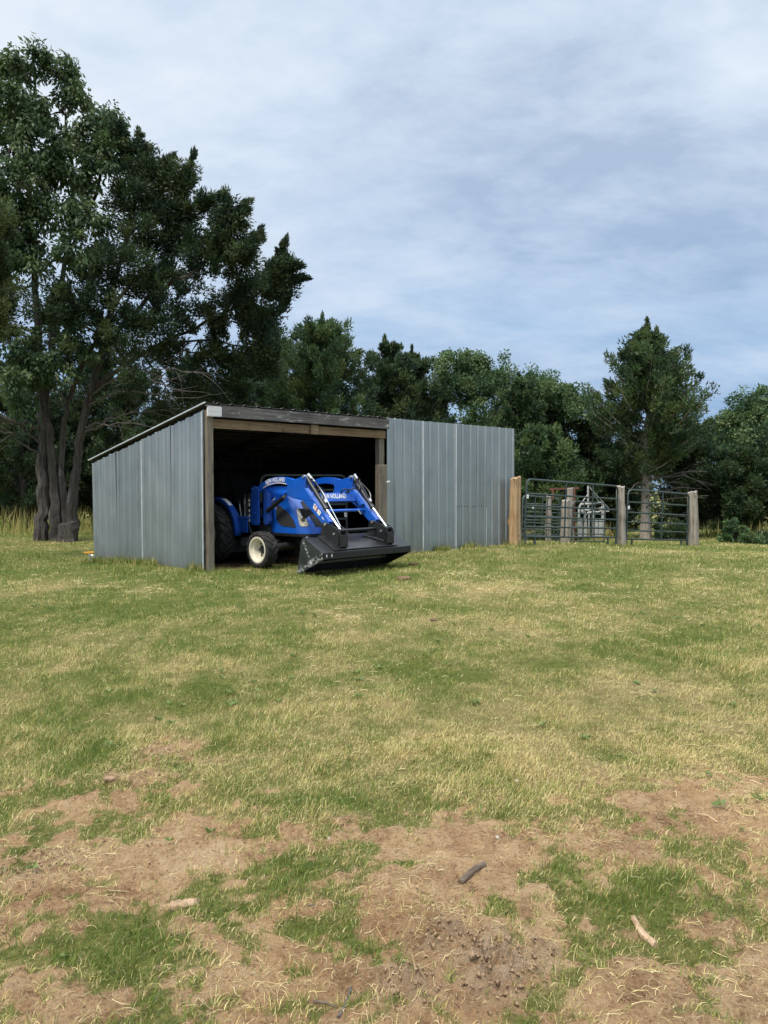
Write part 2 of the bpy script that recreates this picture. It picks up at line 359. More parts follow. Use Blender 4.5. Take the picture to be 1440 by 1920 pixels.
M['chute'] = mat_plain('worn_white_chute_paint', (.42,.43,.42), .55, .1, .12, 5, dirt=(.20,.13,.09), dirt_amt=.6)
M['rust'] = mat_plain('rusty_red_steel', (.20,.075,.05), .7, .2, .3, 7, dirt=(.10,.05,.03), dirt_amt=.6)
M['hyd_orange'] = mat_plain('orange_lever_paint', (.72,.33,.03), .5, 0, .12, 12)
M['clod'] = mat_plain('dry_soil_clod', (.30,.20,.125), .95, 0, .3, 18, bump=.6, bscale=50, spec=.1)
M['pat'] = mat_plain('dried_dung', (.16,.105,.062), .95, 0, .35, 22, bump=.7, bscale=40, spec=.1)
M['stone'] = mat_plain('pale_stone', (.42,.37,.30), .8, 0, .2, 30, bump=.4, bscale=60)
M['stick_d'] = mat_wood('dark_bark_stick', (.10,.07,.05), (.24,.18,.13), 0, 2.0, 1.0)
M['stick_l'] = mat_wood('tan_bare_stick', (.34,.22,.13), (.55,.40,.26), 0, 2.5, .8, patch=(.20,.13,.09), patch_thr=.64)

def mat_ground():
    m, t = new_mat('pasture_ground')
    geo = t.n('ShaderNodeNewGeometry').outputs['Position']
    a = t.n('ShaderNodeAttribute', attribute_name='cov').outputs['Color']
    s = t.n('ShaderNodeSeparateColor', {0: a}); bare, dry, ins = s.outputs[0], s.outputs[1], s.outputs[2]
    n1 = t.noise(geo, 2.1, 6, 0.62); n2 = t.noise(geo, 13, 8, 0.68, 0.4); n3 = t.noise(geo, 70, 6, 0.7); n4 = t.noise(geo, 0.7, 4, 0.5)
    f = t.math('ADD', t.math('ADD', t.math('MULTIPLY', n1, 0.30), t.math('MULTIPLY', n2, 0.36)), t.math('MULTIPLY', n3, 0.34))
    soil = t.ramp(f, [(0.37, (.145,.078,.038)), (0.44, (.37,.215,.112)), (0.51, (.60,.385,.205)), (0.61, (.77,.555,.33))])
    soil = t.mix(t.ramp(n4, [(0.45, 0.0), (0.62, 0.40)]), soil, (.56,.33,.16))
    clod = t.n('ShaderNodeAttribute', attribute_name='cov').outputs['Alpha']
    soil = t.mix(t.math('MULTIPLY', clod, t.ramp(n2, [(0.40, 0.1), (0.55, 0.5)])), soil, (.50,.40,.30))
    soil = t.mix(t.ramp(n3, [(0.55, 0.0), (0.68, 0.50)]), soil, (.16,.10,.065))
    gg = t.ramp(n2, [(0.30, (.095,.115,.026)), (0.55, (.175,.20,.042)), (0.75, (.26,.26,.065))])
    dd = t.ramp(n2, [(0.30, (.23,.175,.075)), (0.55, (.39,.31,.14)), (0.75, (.50,.41,.20))])
    dfac = t.math('ADD', dry, t.math('MULTIPLY', t.math('SUBTRACT', n3, 0.5), 1.1), clamp=True)
    thatch = t.mix(dfac, gg, dd)
    bf = t.n('ShaderNodeMapRange', {0: t.math('ADD', bare, t.math('MULTIPLY', t.math('SUBTRACT', n2, 0.5), 0.7)), 1: 0.25, 2: 0.6}).outputs[0]
    col = t.mix(bf, thatch, soil)
    col = t.mix(ins, col, (.075,.048,.03))  # shed floor soil painted darker to stand for shade under the roof
    n5 = t.n('ShaderNodeTexVoronoi', {'Vector': geo, 'Scale': 38.0}, feature='F1').outputs[0]
    h = t.math('ADD', t.math('ADD', t.math('MULTIPLY', n2, 0.8), t.math('MULTIPLY', n3, 0.9)), t.math('MULTIPLY', n5, -0.35))
    b = t.n('ShaderNodeBump', {'Strength': 1.0, 'Distance': 0.06, 'Height': h}).outputs[0]
    finish(t, t.n('ShaderNodeBsdfPrincipled', {'Base Color': col, 'Roughness': 0.95, 'Specular IOR Level': 0.1, 'Normal': b}).outputs[0]); return m

# ------------------------------------------------------------------ ground sheet
def axis_lines(lo, hi, step, far, grow=1.16, start=None):
    a = list(np.arange(lo, hi + 1e-6, step)); s = step; x = hi
    while x < far: s *= grow; x += s; a.append(x)
    s = step; x = lo; b = []
    lim = -far if start is None else start
    while x > lim: s *= grow; x -= s; b.append(x)
    return np.array(b[::-1] + a)
def make_ground():
    xs = axis_lines(-2.6, 2.6, 0.021, 260, 1.10); ys = axis_lines(1.25, 4.7, 0.018, 320, 1.055, start=-60)
    ys = np.concatenate([[-60, -30, -15, -7, -3, -1, 0, .5, .9, 1.1], ys[ys >= 1.2]])
    X, Y = np.meshgrid(xs, ys); x = X.ravel(); y = Y.ravel()
    z = ground_z(x, y); far = sstep(60, 140, np.hypot(x, y)); z = z*(1-far) - 0.8*far
    nx, ny = len(xs), len(ys)
    i = np.arange(ny-1)[:, None]*nx + np.arange(nx-1)[None, :]; i = i.ravel()
    q = np.stack([i, i+1, i+nx+1, i+nx], 1)
    o = np_mesh('ground', np.stack([x, y, z], 1), quads=q, mat=mat_ground(), smooth=True)
    b, dr, g, ins = cover(x, y)
    at_ = o.data.color_attributes.new('cov', 'FLOAT_COLOR', 'POINT')
    b = np.clip(b + .26*(1 - sstep(2.9, 4.4, y - .15*x)), 0, 1)      # thin grass near the camera grows straight out of soil
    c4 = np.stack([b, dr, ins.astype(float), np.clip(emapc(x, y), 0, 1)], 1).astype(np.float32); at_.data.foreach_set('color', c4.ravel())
    tag(o, kind='structure')
make_ground()

# ------------------------------------------------------------------ shed
def sheet(mb, L, zb, zt, ribs=4, lap=0.0, off=0.0, rib_h=0.030, thick=0.003):
    """ribbed sheet along +x from 0 to L, bulging towards -y; zb, zt are functions of x"""
    pr = []
    p = L/ribs
    for k in range(ribs):
        x = k*p
        pr += [(x, -rib_h) if k == 0 else None, (x+.014, -rib_h), (x+.036, 0), (x+p*.36, 0), (x+p*.36+.012, -.005), (x+p*.36+.03, -.005), (x+p*.36+.042, 0),
               (x+p*.64, 0), (x+p*.64+.012, -.005), (x+p*.64+.03, -.005), (x+p*.64+.042, 0), (x+p-.036, 0), (x+p-.014, -rib_h)]
    pr = [q for q in pr if q]; pr.append((L + lap, -rib_h))
    n = len(pr); v = []
    for x, y in pr: v.append((x, y-off, zb(x)))
    for x, y in pr: v.append((x, y-off, zt(x)))
    for x, y in pr: v.append((x, y-off+thick, zb(x)))
    for x, y in pr: v.append((x, y-off+thick, zt(x)))
    f = []
    for i in range(n-1):
        f += [(i, i+1, n+i+1, n+i), (2*n+i, 3*n+i, 3*n+i+1, 2*n+i+1), (i, 2*n+i, 2*n+i+1, i+1), (n+i, n+i+1, 3*n+i+1, 3*n+i)]
    f += [(0, n, 3*n, 2*n), (n-1, 3*n-1, 4*n-1, 2*n-1)]
    return mb.add(v, f)
def G(x, y):                                          # ground height at shed-local x, y
    return float(ground_smooth(AX + DX*x + NX*y, AY + DY*x + NY*y))
def roof_z(y): return H_F + (H_B - H_F)*y/DEPTH
shed = empty('pole_shed', (AX, AY, 0), (0, 0, SHED_RZ))
tag(shed, 'open fronted pole shed clad in grey galvanised ribbed sheets with sloping roof', 'shed')
def panel(name, mb, mat, M4, parent=shed):
    o = mb.build(name, mat, parent); o.matrix_local = M4; return o
def place(x, y, rz, tilt=0.0): return Matrix.Translation((x, y, 0)) @ Matrix.Rotation(rz, 4, 'Z') @ Matrix.Rotation(tilt, 4, 'X')
# left wall: sheets run from back to front so that ribs bulge outwards (-x)
for k in range(4):
    y1 = DEPTH - k*1.0
    mb = sheet(MB(), 1.0, lambda x, y1=y1: G(0, y1-x)-.04+random.uniform(-.004,.004), lambda x, y1=y1: roof_z(y1-x)-.035+random.uniform(-.012,.012), lap=.012, off=.004*(k % 2))
    panel('wall_panel', mb, M['galv'][(2, 0, 3, 1)[k]], place(-.012, y1, -PI/2, R((.5, -.2, .15, -.35)[k])))
# front wall right of the opening
for k in range(4):
    x0 = W_OPEN + k*1.0
    zl = [0, 0, .84, 0][k]
    mb = sheet(MB(), 1.0, lambda x, x0=x0, zl=zl: (G(x0+x, 0)-.04 if not zl else zl), lambda x: H_F+.080+random.uniform(-.003,.003), lap=.014, off=.004*(k % 2))
    panel('wall_panel', mb, M['galv'][(1, 2, 0, 2)[k]], place(x0, -.012, 0, R((.1, -.25, .2, -.1)[k])))
mb = sheet(MB(), .97, lambda x: G(W_OPEN+2+x, 0)-.04, lambda x: .88, lap=.0, off=.0)
tag(panel('wall_panel', mb, M['galv'][0], place(W_OPEN+2.008, -.019, 0)), 'lower patch sheet with horizontal seam in the front wall')
MB().box(W_OPEN+2.012, W_OPEN+2.975, -.0195, -.0185, .868, .884).build('seam', M['frame_wood'], shed)
# bright lap edges on the joints
for x0 in (W_OPEN+1, W_OPEN+2): MB().box(x0-.012, x0+.013, -.052, -.044, G(x0, 0), H_F+.07).build('lap_edge', M['trim'], shed)
MB().box(W_OPEN+3-.008, W_OPEN+3+.010, -.051, -.044, G(W_OPEN+3, 0), .83).build('lap_edge', M['trim'], shed)
MB().box(-.053, -.0445, 2-.013, 2+.011, G(0, 2)-.03, roof_z(2)-.06).build('lap_edge', M['trim'], shed)
MB().box(-.053, -.0445, -.002, .016, G(0, 0)-.02, H_F-.05).build('corner_trim', M['trim'], shed)
# right and back walls
for k in range(4):
    mb = sheet(MB(), 1.0, lambda x, k=k: G(W_ALL, k+x)-.04, lambda x, k=k: roof_z(k+x)-.035, lap=.012, off=.004*(k % 2))
    panel('wall_panel', mb, M['galv'][k], place(W_ALL+.012, k*1.0, PI/2))
for k in range(8):
    w = W_ALL/8; x1 = W_ALL - k*w
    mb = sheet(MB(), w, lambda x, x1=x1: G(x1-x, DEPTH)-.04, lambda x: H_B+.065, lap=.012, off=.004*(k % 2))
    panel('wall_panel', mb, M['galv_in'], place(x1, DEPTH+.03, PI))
# roof sheets, ribs running down the slope
sl = math.atan2(H_F-H_B, DEPTH); RL = (DEPTH+.30)/math.cos(sl)
for k in range(8):
    w = (W_OPEN+.05)/4 if k < 4 else (W_ALL-W_OPEN+.05)/4; ys_ = -.10 if k < 4 else .03
    mb = MB(); pr = []
    for j in range(4):
        x = j*w/4; pr += [(x, .022), (x+.014, .022), (x+.036, 0), (x+w/4-.036, 0), (x+w/4-.014, .022)]
    pr.append((w+.012, .022)); n = len(pr)
    v = [(x, y, z) for (y, dz) in ((ys_, 0), (RL-.10, 0)) for x, z in pr] + [(x, y, z-.004) for y in (ys_, RL-.10) for x, z in pr]
    f = []
    for i in range(n-1): f += [(i, i+1, n+i+1, n+i), (2*n+i, 3*n+i, 3*n+i+1, 2*n+i+1), (i, 2*n+i, 2*n+i+1, i+1), (n+i, n+i+1, 3*n+i+1, 3*n+i)]
    f += [(0, n, 3*n, 2*n), (n-1, 3*n-1, 4*n-1, 2*n-1)]
    mb.add(v, f)
    o = mb.build('roof_panel', M['roof'], shed)
    o.matrix_local = Matrix.Translation((-.05 + k*w if k < 4 else W_OPEN + (k-4)*w, 0, H_F+.052 + .004*(k % 2))) @ Matrix.Rotation(-sl, 4, 'X')
# rake trim on the left roof edge
MB().bar((-.052, -.10, H_F+.075), (-.052, DEPTH+.18, roof_z(DEPTH+.18)+.058), .012, .017).build('rake_trim', M['trim'], shed)
# posts
gz = lambda x, y: G(x, y)-.05
MB().box(-.005, .105, -.075, .03, gz(0, 0), H_F-.03).build('post', M['post'], shed, bevel=.006)
MB().box(3.72, 3.855, .005, .12, gz(3.8, 0), H_F-.15).build('post', M['post'], shed, bevel=.006)
MB().box(3.60, 3.80, -.13, -.0, gz(3.7, 0), 1.71).build('short_post', M['post'], shed, bevel=.012)
MB().tube([(3.80, -.135, 1.38), (3.80, -.175, 1.40)], [.022, .016], 8).build('insulator', M['white'], shed)
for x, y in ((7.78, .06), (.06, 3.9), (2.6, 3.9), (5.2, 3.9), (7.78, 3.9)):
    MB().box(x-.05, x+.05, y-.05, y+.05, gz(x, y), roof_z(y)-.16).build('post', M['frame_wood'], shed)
# fascia board, header boards, splice block
MB().box(-.012, .235, -.118, -.080, H_F-.135, H_F+.022).build('fascia_board', M['fascia_w'], shed, bevel=.004)
MB().box(.237, W_OPEN-.004, -.116, -.080, H_F-.135, H_F+.022).build('fascia_board', M['fascia'], shed, bevel=.004)
MB().bar((-.03, -.088, H_F+.034), (W_OPEN, -.088, H_F+.034), .055, .022).build('fascia_cap', M['fascia'], shed)
MB().box(.107, 2.10, -.03, .012, H_F-.305, H_F-.16).build('header_board', M['header'], shed, bevel=.004)
MB().box(2.102, 3.86, -.026, .003, H_F-.305, H_F-.165).build('header_board', M['header'], shed, bevel=.004)
MB().box(2.03, 2.19, -.075, -.031, H_F-.312, H_F-.15).build('splice_block', M['header'], shed, bevel=.004)
# rafters, purlins, girts
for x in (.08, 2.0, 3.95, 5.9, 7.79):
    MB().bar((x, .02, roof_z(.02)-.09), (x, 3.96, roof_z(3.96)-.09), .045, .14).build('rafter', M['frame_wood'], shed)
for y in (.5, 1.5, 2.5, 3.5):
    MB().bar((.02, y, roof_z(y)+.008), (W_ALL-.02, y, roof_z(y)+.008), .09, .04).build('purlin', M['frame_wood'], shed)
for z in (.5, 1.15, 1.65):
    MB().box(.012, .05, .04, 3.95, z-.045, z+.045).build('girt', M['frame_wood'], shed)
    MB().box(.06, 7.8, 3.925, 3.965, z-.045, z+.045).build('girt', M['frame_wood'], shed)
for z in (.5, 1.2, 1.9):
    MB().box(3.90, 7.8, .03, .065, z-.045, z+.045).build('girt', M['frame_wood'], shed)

# ------------------------------------------------------------------ tractor with front loader
TT = 0.76
trac = empty('loader_tractor', (-.643, 12.058, 0), (0, 0, -TT))
tag(trac, 'blue compact tractor with front loader parked nose out in the shed', 'tractor')
def tyre(r, rim, w, n):
    mb = MB(); h = w/2
    mb.lathe([(rim, -h*.80), (rim+.02, -h*.95), ((r+rim)/2, -h), (r*.93, -h*.86), (r*.95, -h*.4), (r*.955, 0), (r*.95, h*.4), (r*.93, h*.86), ((r+rim)/2, h), (rim+.02, h*.95), (rim, h*.80), (rim-.012, 0)], (0, 0, 0), 'y', 48, True)
    def P(rad, a, y): return (rad*math.cos(a), y, rad*math.sin(a))
    for side in (-1, 1):
        for k in range(n):
            a0 = 2*PI*(k + (.5 if side > 0 else 0))/n; da = 2*PI/n
            rows = []
            for (yy, aa, rb, rt, hw) in ((-.08, -.05, .945, 1.0, .14), (.42, .28, .94, 1.0, .15), (.86, .62, .92, .985, .17), (1.01, .78, .80, .90, .16)):
                y = side*h*yy; c = a0 + aa*da*1.1
                rows.append([P(r*rb, c-hw*da, y), P(r*rt, c-hw*da*.7, y), P(r*rt, c+hw*da*.7, y), P(r*rb, c+hw*da, y)])
            v = [p for row in rows for p in row]; f = [(0, 1, 2, 3), (15, 14, 13, 12)]
            for i in range(3):
                for j in range(3): f.append((i*4+j, (i+1)*4+j, (i+1)*4+j+1, i*4+j+1))
            mb.add(v, f)
    return mb
def wheel(x, y, r, rim, w, n, side, nb=6):
    wl = empty('wheel', (x, y, r), (0, random.uniform(0, 6), 0), trac)
    tyre(r, rim, w, n).build('tyre', M['rubber'], wl, smooth=35)
    h = w/2*side; pr = [(rim+.012, h*.86), (rim+.012, h*.96), (rim-.012, h*.96), (rim-.022, h*.60), (rim-.055, h*.45), (rim-.062, -h*.25), (rim*.62, -h*.36), (rim*.40, -h*.20), (.004, -h*.18)]
    rb = MB().lathe(pr, (0, 0, 0), 'y', 40).build('rim', M['cream'], wl, smooth=30)
    MB().lathe([(rim*.36, -h*.22), (rim*.34, h*.02), (rim*.22, h*.12), (.004, h*.14)], (0, 0, 0), 'y', 20).build('hub', M['black_g'], wl, smooth=30)
    for k in range(nb):
        a = 2*PI*k/nb + .3
        MB().tube([(rim*.52*math.cos(a), -h*.30, rim*.52*math.sin(a)), (rim*.52*math.cos(a), -h*.12, rim*.52*math.sin(a))], .016, 6).build('bolt', M['black_g'], wl)
FR, RR = .298, .50
for s in (-1, 1):
    wheel(-1.03, s*.815, FR, .20, .215, 15, s)
    wheel(-2.45, s*.80, RR, .29, .31, 19, s)
# chassis, axles
MB().prism([(-2.75, .36), (-2.75, .78), (-1.5, .78), (-1.5, .60), (-.62, .55), (-.60, .33), (-1.6, .30)], -.17, .17).build('chassis', M['chassis'], trac, bevel=.02)
MB().tube([(-1.03, -.74, .30), (-1.03, -.35, .33), (-1.03, 0, .36), (-1.03, .35, .33), (-1.03, .74, .30)], [.065, .06, .085, .06, .065], 10).build('front_axle', M['chassis'], trac, smooth=True)
MB().tube([(-2.45, -.70, .50), (-2.45, -.25, .50), (-2.45, .25, .50), (-2.45, .70, .50)], [.08, .13, .13, .08], 10).build('rear_axle', M['chassis'], trac, smooth=True)
MB().tube([(-1.7, -.50, .36), (-2.0, -.50, .33), (-2.02, -.44, .30)], .012, 6).build('step_rod', M['steel'], trac)
MB().box(-2.02, -1.72, -.52, -.36, .30, .44).build('battery_box', M['steel'], trac, bevel=.01)
# foot platform with skirts
MB().box(-2.20, -1.62, -.66, .66, .765, .795).build('foot_platform', M['blue_shade'], trac, bevel=.008)
for s in (-1, 1):
    MB().box(-2.18, -1.64, s*.645-.012, s*.645+.012, .535, .763).build('platform_skirt', M['blue_shade'], trac, bevel=.01)
    # fender: strip of an arc
    mb = MB(); n = 14; rows = []
    for k in range(n+1):
        a = R(-2 + 150*k/n); rf = .585 + .02*math.sin(a)
        for (y, dr) in ((.60, -.06), (.615, .012), (.66, .018), (.735, .012), (.75, -.035)):
            mb.v.append((-2.45 + (rf+dr)*math.cos(a), s*y, .50 + (rf+dr)*math.sin(a)))
    for k in range(n):
        for j in range(4): mb.f.append((k*5+j, k*5+j+1, k*5+j+6, k*5+j+5))
    fo = mb.build('fender', M['blue_shade'], trac, smooth=50); md = fo.modifiers.new('thick', 'SOLIDIFY'); md.thickness = .012
    mb = MB()
    for k in range(4):
        a = R(52 + 7*k); rf = .585 + .02*math.sin(a) + .0235
        for y in (.645, .72): mb.v.append((-2.45 + rf*math.cos(a), s*y, .50 + rf*math.sin(a)))
    mb.f = [(2*k, 2*k+1, 2*k+3, 2*k+2) for k in range(3)]
    fd = mb.build('warning_decal', M['white'], fo); md = fd.modifiers.new('thick', 'SOLIDIFY'); md.thickness = .004
# seat, steering wheel, console, roll bar, levers
st = MB().box(-2.62, -2.20, -.24, .24, .92, 1.02).build('seat', M['matte'], trac, bevel=.04, seg=3)
MB().prism([(-2.66, .98), (-2.56, .98), (-2.66, 1.42), (-2.74, 1.42)], -.24, .24).build('seat_back', M['matte'], st, bevel=.03, seg=3)
MB().prism([(-1.72, .78), (-1.48, .78), (-1.48, 1.27), (-1.62, 1.27)], -.24, .24).build('console', M['matte'], trac, bevel=.03, seg=3)
swl = empty('steering_wheel', (-1.80, 0, 1.27), (0, R(-28), 0), trac)
MB().tube([(.19*math.cos(a), .19*math.sin(a), 0) for a in np.linspace(0, 2*PI, 25)], .014, 8, False).build('wheel_rim', M['black_g'], swl, smooth=True)
for a in (0, 2.1, 4.2): MB().tube([(0, 0, -.02), (.185*math.cos(a), .185*math.sin(a), 0)], .010, 6).build('spoke', M['black_g'], swl)
MB().tube([(0, 0, -.02), (.02, 0, -.25)], .025, 8).build('column', M['black_g'], swl)
rp = MB().tube([(-2.78, -.42, .75), (-2.78, -.42, 1.85), (-2.78, -.36, 1.93), (-2.78, 0, 1.95), (-2.78, .36, 1.93), (-2.78, .42, 1.85), (-2.78, .42, .75)], .032, 8).build('roll_bar', M['matte'], trac, smooth=True)
for k, (x, y, tx) in enumerate(((-2.02, -.50, -.05), (-1.96, -.46, -.02), (-1.90, -.52, .03))):
    lv = MB().tube([(x, y, .80), (x+tx, y, 1.02 + .05*k)], .010, 6).build('lever', M['steel'], trac)
    MB().tube([(x+tx, y, 1.01 + .05*k), (x+tx*1.1, y, 1.08 + .05*k)], .020, 8).build('knob', M['black_g'], lv, smooth=True)

# hood
FB, FRR = -1.05, -1.56
def hood_pt(a, z, off=0.0):
    """a: -90 (near side) .. 0 (nose) .. 90; |a|>90 runs back along the side; z height"""
    t = max(0.0, (z-.545)/.62)
    hw = .385*(1 - .03*t) * (1 - max(0, t-.72)**2*2.2)
    fn = -.465 - .10*t - .50*max(0, t-.10)**1.9
    if abs(a) <= 90:
        s = math.sin(R(a)); c = math.cos(R(a)); p = .62
        y = hw*math.copysign(abs(s)**p, s); x = FB + (fn-FB)*abs(c)**p
    else:
        y = hw*math.copysign(1, a); x = FB - (abs(a)-90)/90*(FB-FRR)
    return Vector((x, y, z + .10*max(0, min(1, (FB-x+.35)/.8))*t)), hw
def hood_off(a, z, off):
    p, _ = hood_pt(a, z); e = 1.0
    ta = hood_pt(a+e, z)[0]-hood_pt(a-e, z)[0]; tz = hood_pt(a, z+.01)[0]-hood_pt(a, z-.01)[0]
    n = ta.cross(tz); n.normalize(); return p + n*off
mb = MB(); AA = list(np.linspace(-180, -90, 7)) + list(np.linspace(-85, 85, 45)) + list(np.linspace(90, 180, 7)); ZZ = list(np.linspace(.545, 1.165, 16))
for z in ZZ:
    for a in AA: mb.v.append(tuple(hood_pt(a, z)[0]))
na = len(AA)
for i in range(len(ZZ)-1):
    for j in range(na-1): mb.f.append((i*na+j, i*na+j+1, (i+1)*na+j+1, (i+1)*na+j))
top = len(mb.v)                                        # crowned top
rowt = [mb.v[(len(ZZ)-1)*na+j] for j in range(na)]
for s_, up in ((.8, .022), (.5, .042), (.2, .050), (0.0, .052)):
    for j in range(na):
        x, y, z = rowt[j]; cx = -1.35 if x > -1.35 else x
        mb.v.append((cx + (x-cx)*s_, y*s_, z + up))
base = (len(ZZ)-1)*na
for i in range(4):
    for j in range(na-1):
        r0 = base if i == 0 else top + (i-1)*na; r1 = top + i*na
        mb.f.append((r0+j, r0+j+1, r1+j+1, r1+j))
hood = mb.build('hood', M['blue'], trac, smooth=50)
def hood_patch(name, poly, mat, off, parent=hood, sub=4, rings=6, thick=0):
    P2 = []
    for i, (a, z) in enumerate(poly):
        a2, z2 = poly[(i+1) % len(poly)]
        for k in range(sub): P2.append((a + (a2-a)*k/sub, z + (z2-z)*k/sub))
    ca = sum(p[0] for p in P2)/len(P2); cz = sum(p[1] for p in P2)/len(P2); mb = MB(); n = len(P2)
    mb.v.append(tuple(hood_off(ca, cz, off)))
    for r_ in range(1, rings+1):
        for a, z in P2: mb.v.append(tuple(hood_off(ca + (a-ca)*r_/rings, cz + (z-cz)*r_/rings, off)))
    for a, z in P2: mb.v.append(tuple(hood_off(a, z, -.01)))
    for k in range(n): mb.f.append((0, 1+k, 1+(k+1) % n))
    for r_ in range(rings):
        for k in range(n): mb.f.append((1+r_*n+k, 1+(r_+1)*n+k, 1+(r_+1)*n+(k+1) % n, 1+r_*n+(k+1) % n))
    return mb.build(name, mat, parent, smooth=60)
for s in (-1, 1):
    q = lambda L: [(s*a, z) for a, z in L]
    hood_patch('side_screen', q([(112, .965), (120, .86), (116, .74), (104, .68), (88, .650), (66, .640), (70, .76), (80, .87), (96, .945)]), M['mesh'], .006)
    hl = hood_patch('headlight', q([(47, .945), (40, .90), (33, .80), (30, .69), (35, .665), (52, .665), (56, .70), (55, .80), (52, .90)]), M['lamp_glass'], .010)
    hood_patch('headlight_bulb', q([(42, .80), (38, .78), (38, .74), (43, .73), (48, .75), (47, .79)]), M['lamp_dark'], .016, hl, 2, 3)
    hood_patch('headlight_bulb', q([(45, .875), (42, .86), (43, .83), (48, .83), (50, .86)]), M['steel'], .016, hl, 2, 3)
    hood_patch('hood_stripe', q([(134, .985), (124, .93), (116, .865), (118, .90), (126, .955), (132, .985)]), M['orange_s'], .004, hood, 2, 3)
    hood_patch('hood_decal', q([(146, .99), (128, 1.065), (126, 1.04), (143, .965)]), M['white'], .004, hood, 2, 3)
hood_patch('front_grille', [(-22, 1.045), (-24, .95), (-19, .80), (-12, .655), (0, .645), (12, .655), (19, .80), (24, .95), (22, 1.045), (0, 1.06)], M['mesh'], .006)
mb = MB()
for (z0, o0), (z1, o1) in (((.50, .004), (.543, .012)),):
    for z, o_ in ((z0, o0), (z1, o1)):
        for a in AA: p = hood_pt(a, .56)[0]; mb.v.append((p.x*1.0 + (.006 if abs(a) < 90 else 0), p.y*1.015, z))
    for j in range(na-1): mb.f.append((j, j+1, na+j+1, na+j))
so = mb.build('hood_skirt', M['black_g'], trac); md = so.modifiers.new('thick', 'SOLIDIFY'); md.thickness = .012
MB().box(-.66, -.50, -.26, .26, .33, .50).build('front_bumper', M['chassis'], trac, bevel=.015)
MB().tube([(-.52, -.33, .47), (-.49, -.33, .485)], .026, 10).build('front_lamp', M['steel'], trac)
MB().box(-1.50, -.60, -.30, .30, .55, .95).build('engine_block', M['chassis'], trac, bevel=.02)

# loader frame
ARCH_T = [(-1.50, 1.285), (-1.42, 1.345), (-1.294, 1.40), (-1.17, 1.436), (-1.048, 1.456), (-.90, 1.463), (-.77, 1.455), (-.66, 1.438), (-.577, 1.416)]
ARCH_B = [(-.732, 1.336), (-.85, 1.353), (-.969, 1.357), (-1.09, 1.347), (-1.212, 1.322), (-1.32, 1.282), (-1.42, 1.22)]
ARM = ARCH_T + [(-.44, 1.440), (-.33, 1.472), (-.275, 1.472), (-.262, 1.44), (-.285, 1.285), (.275, .775), (.245, .725), (.165, .70), (-.34, 1.085), (-.60, 1.125), (-.735, 1.165), (-.735, 1.225), (-.712, 1.285)] + ARCH_B + [(-1.46, 1.20), (-1.51, 1.22)]
ZA = lambda L, f: float(np.interp(f, [p[0] for p in (L if L[0][0] < L[-1][0] else L[::-1])], [p[1] for p in (L if L[0][0] < L[-1][0] else L[::-1])]))
arms = {}
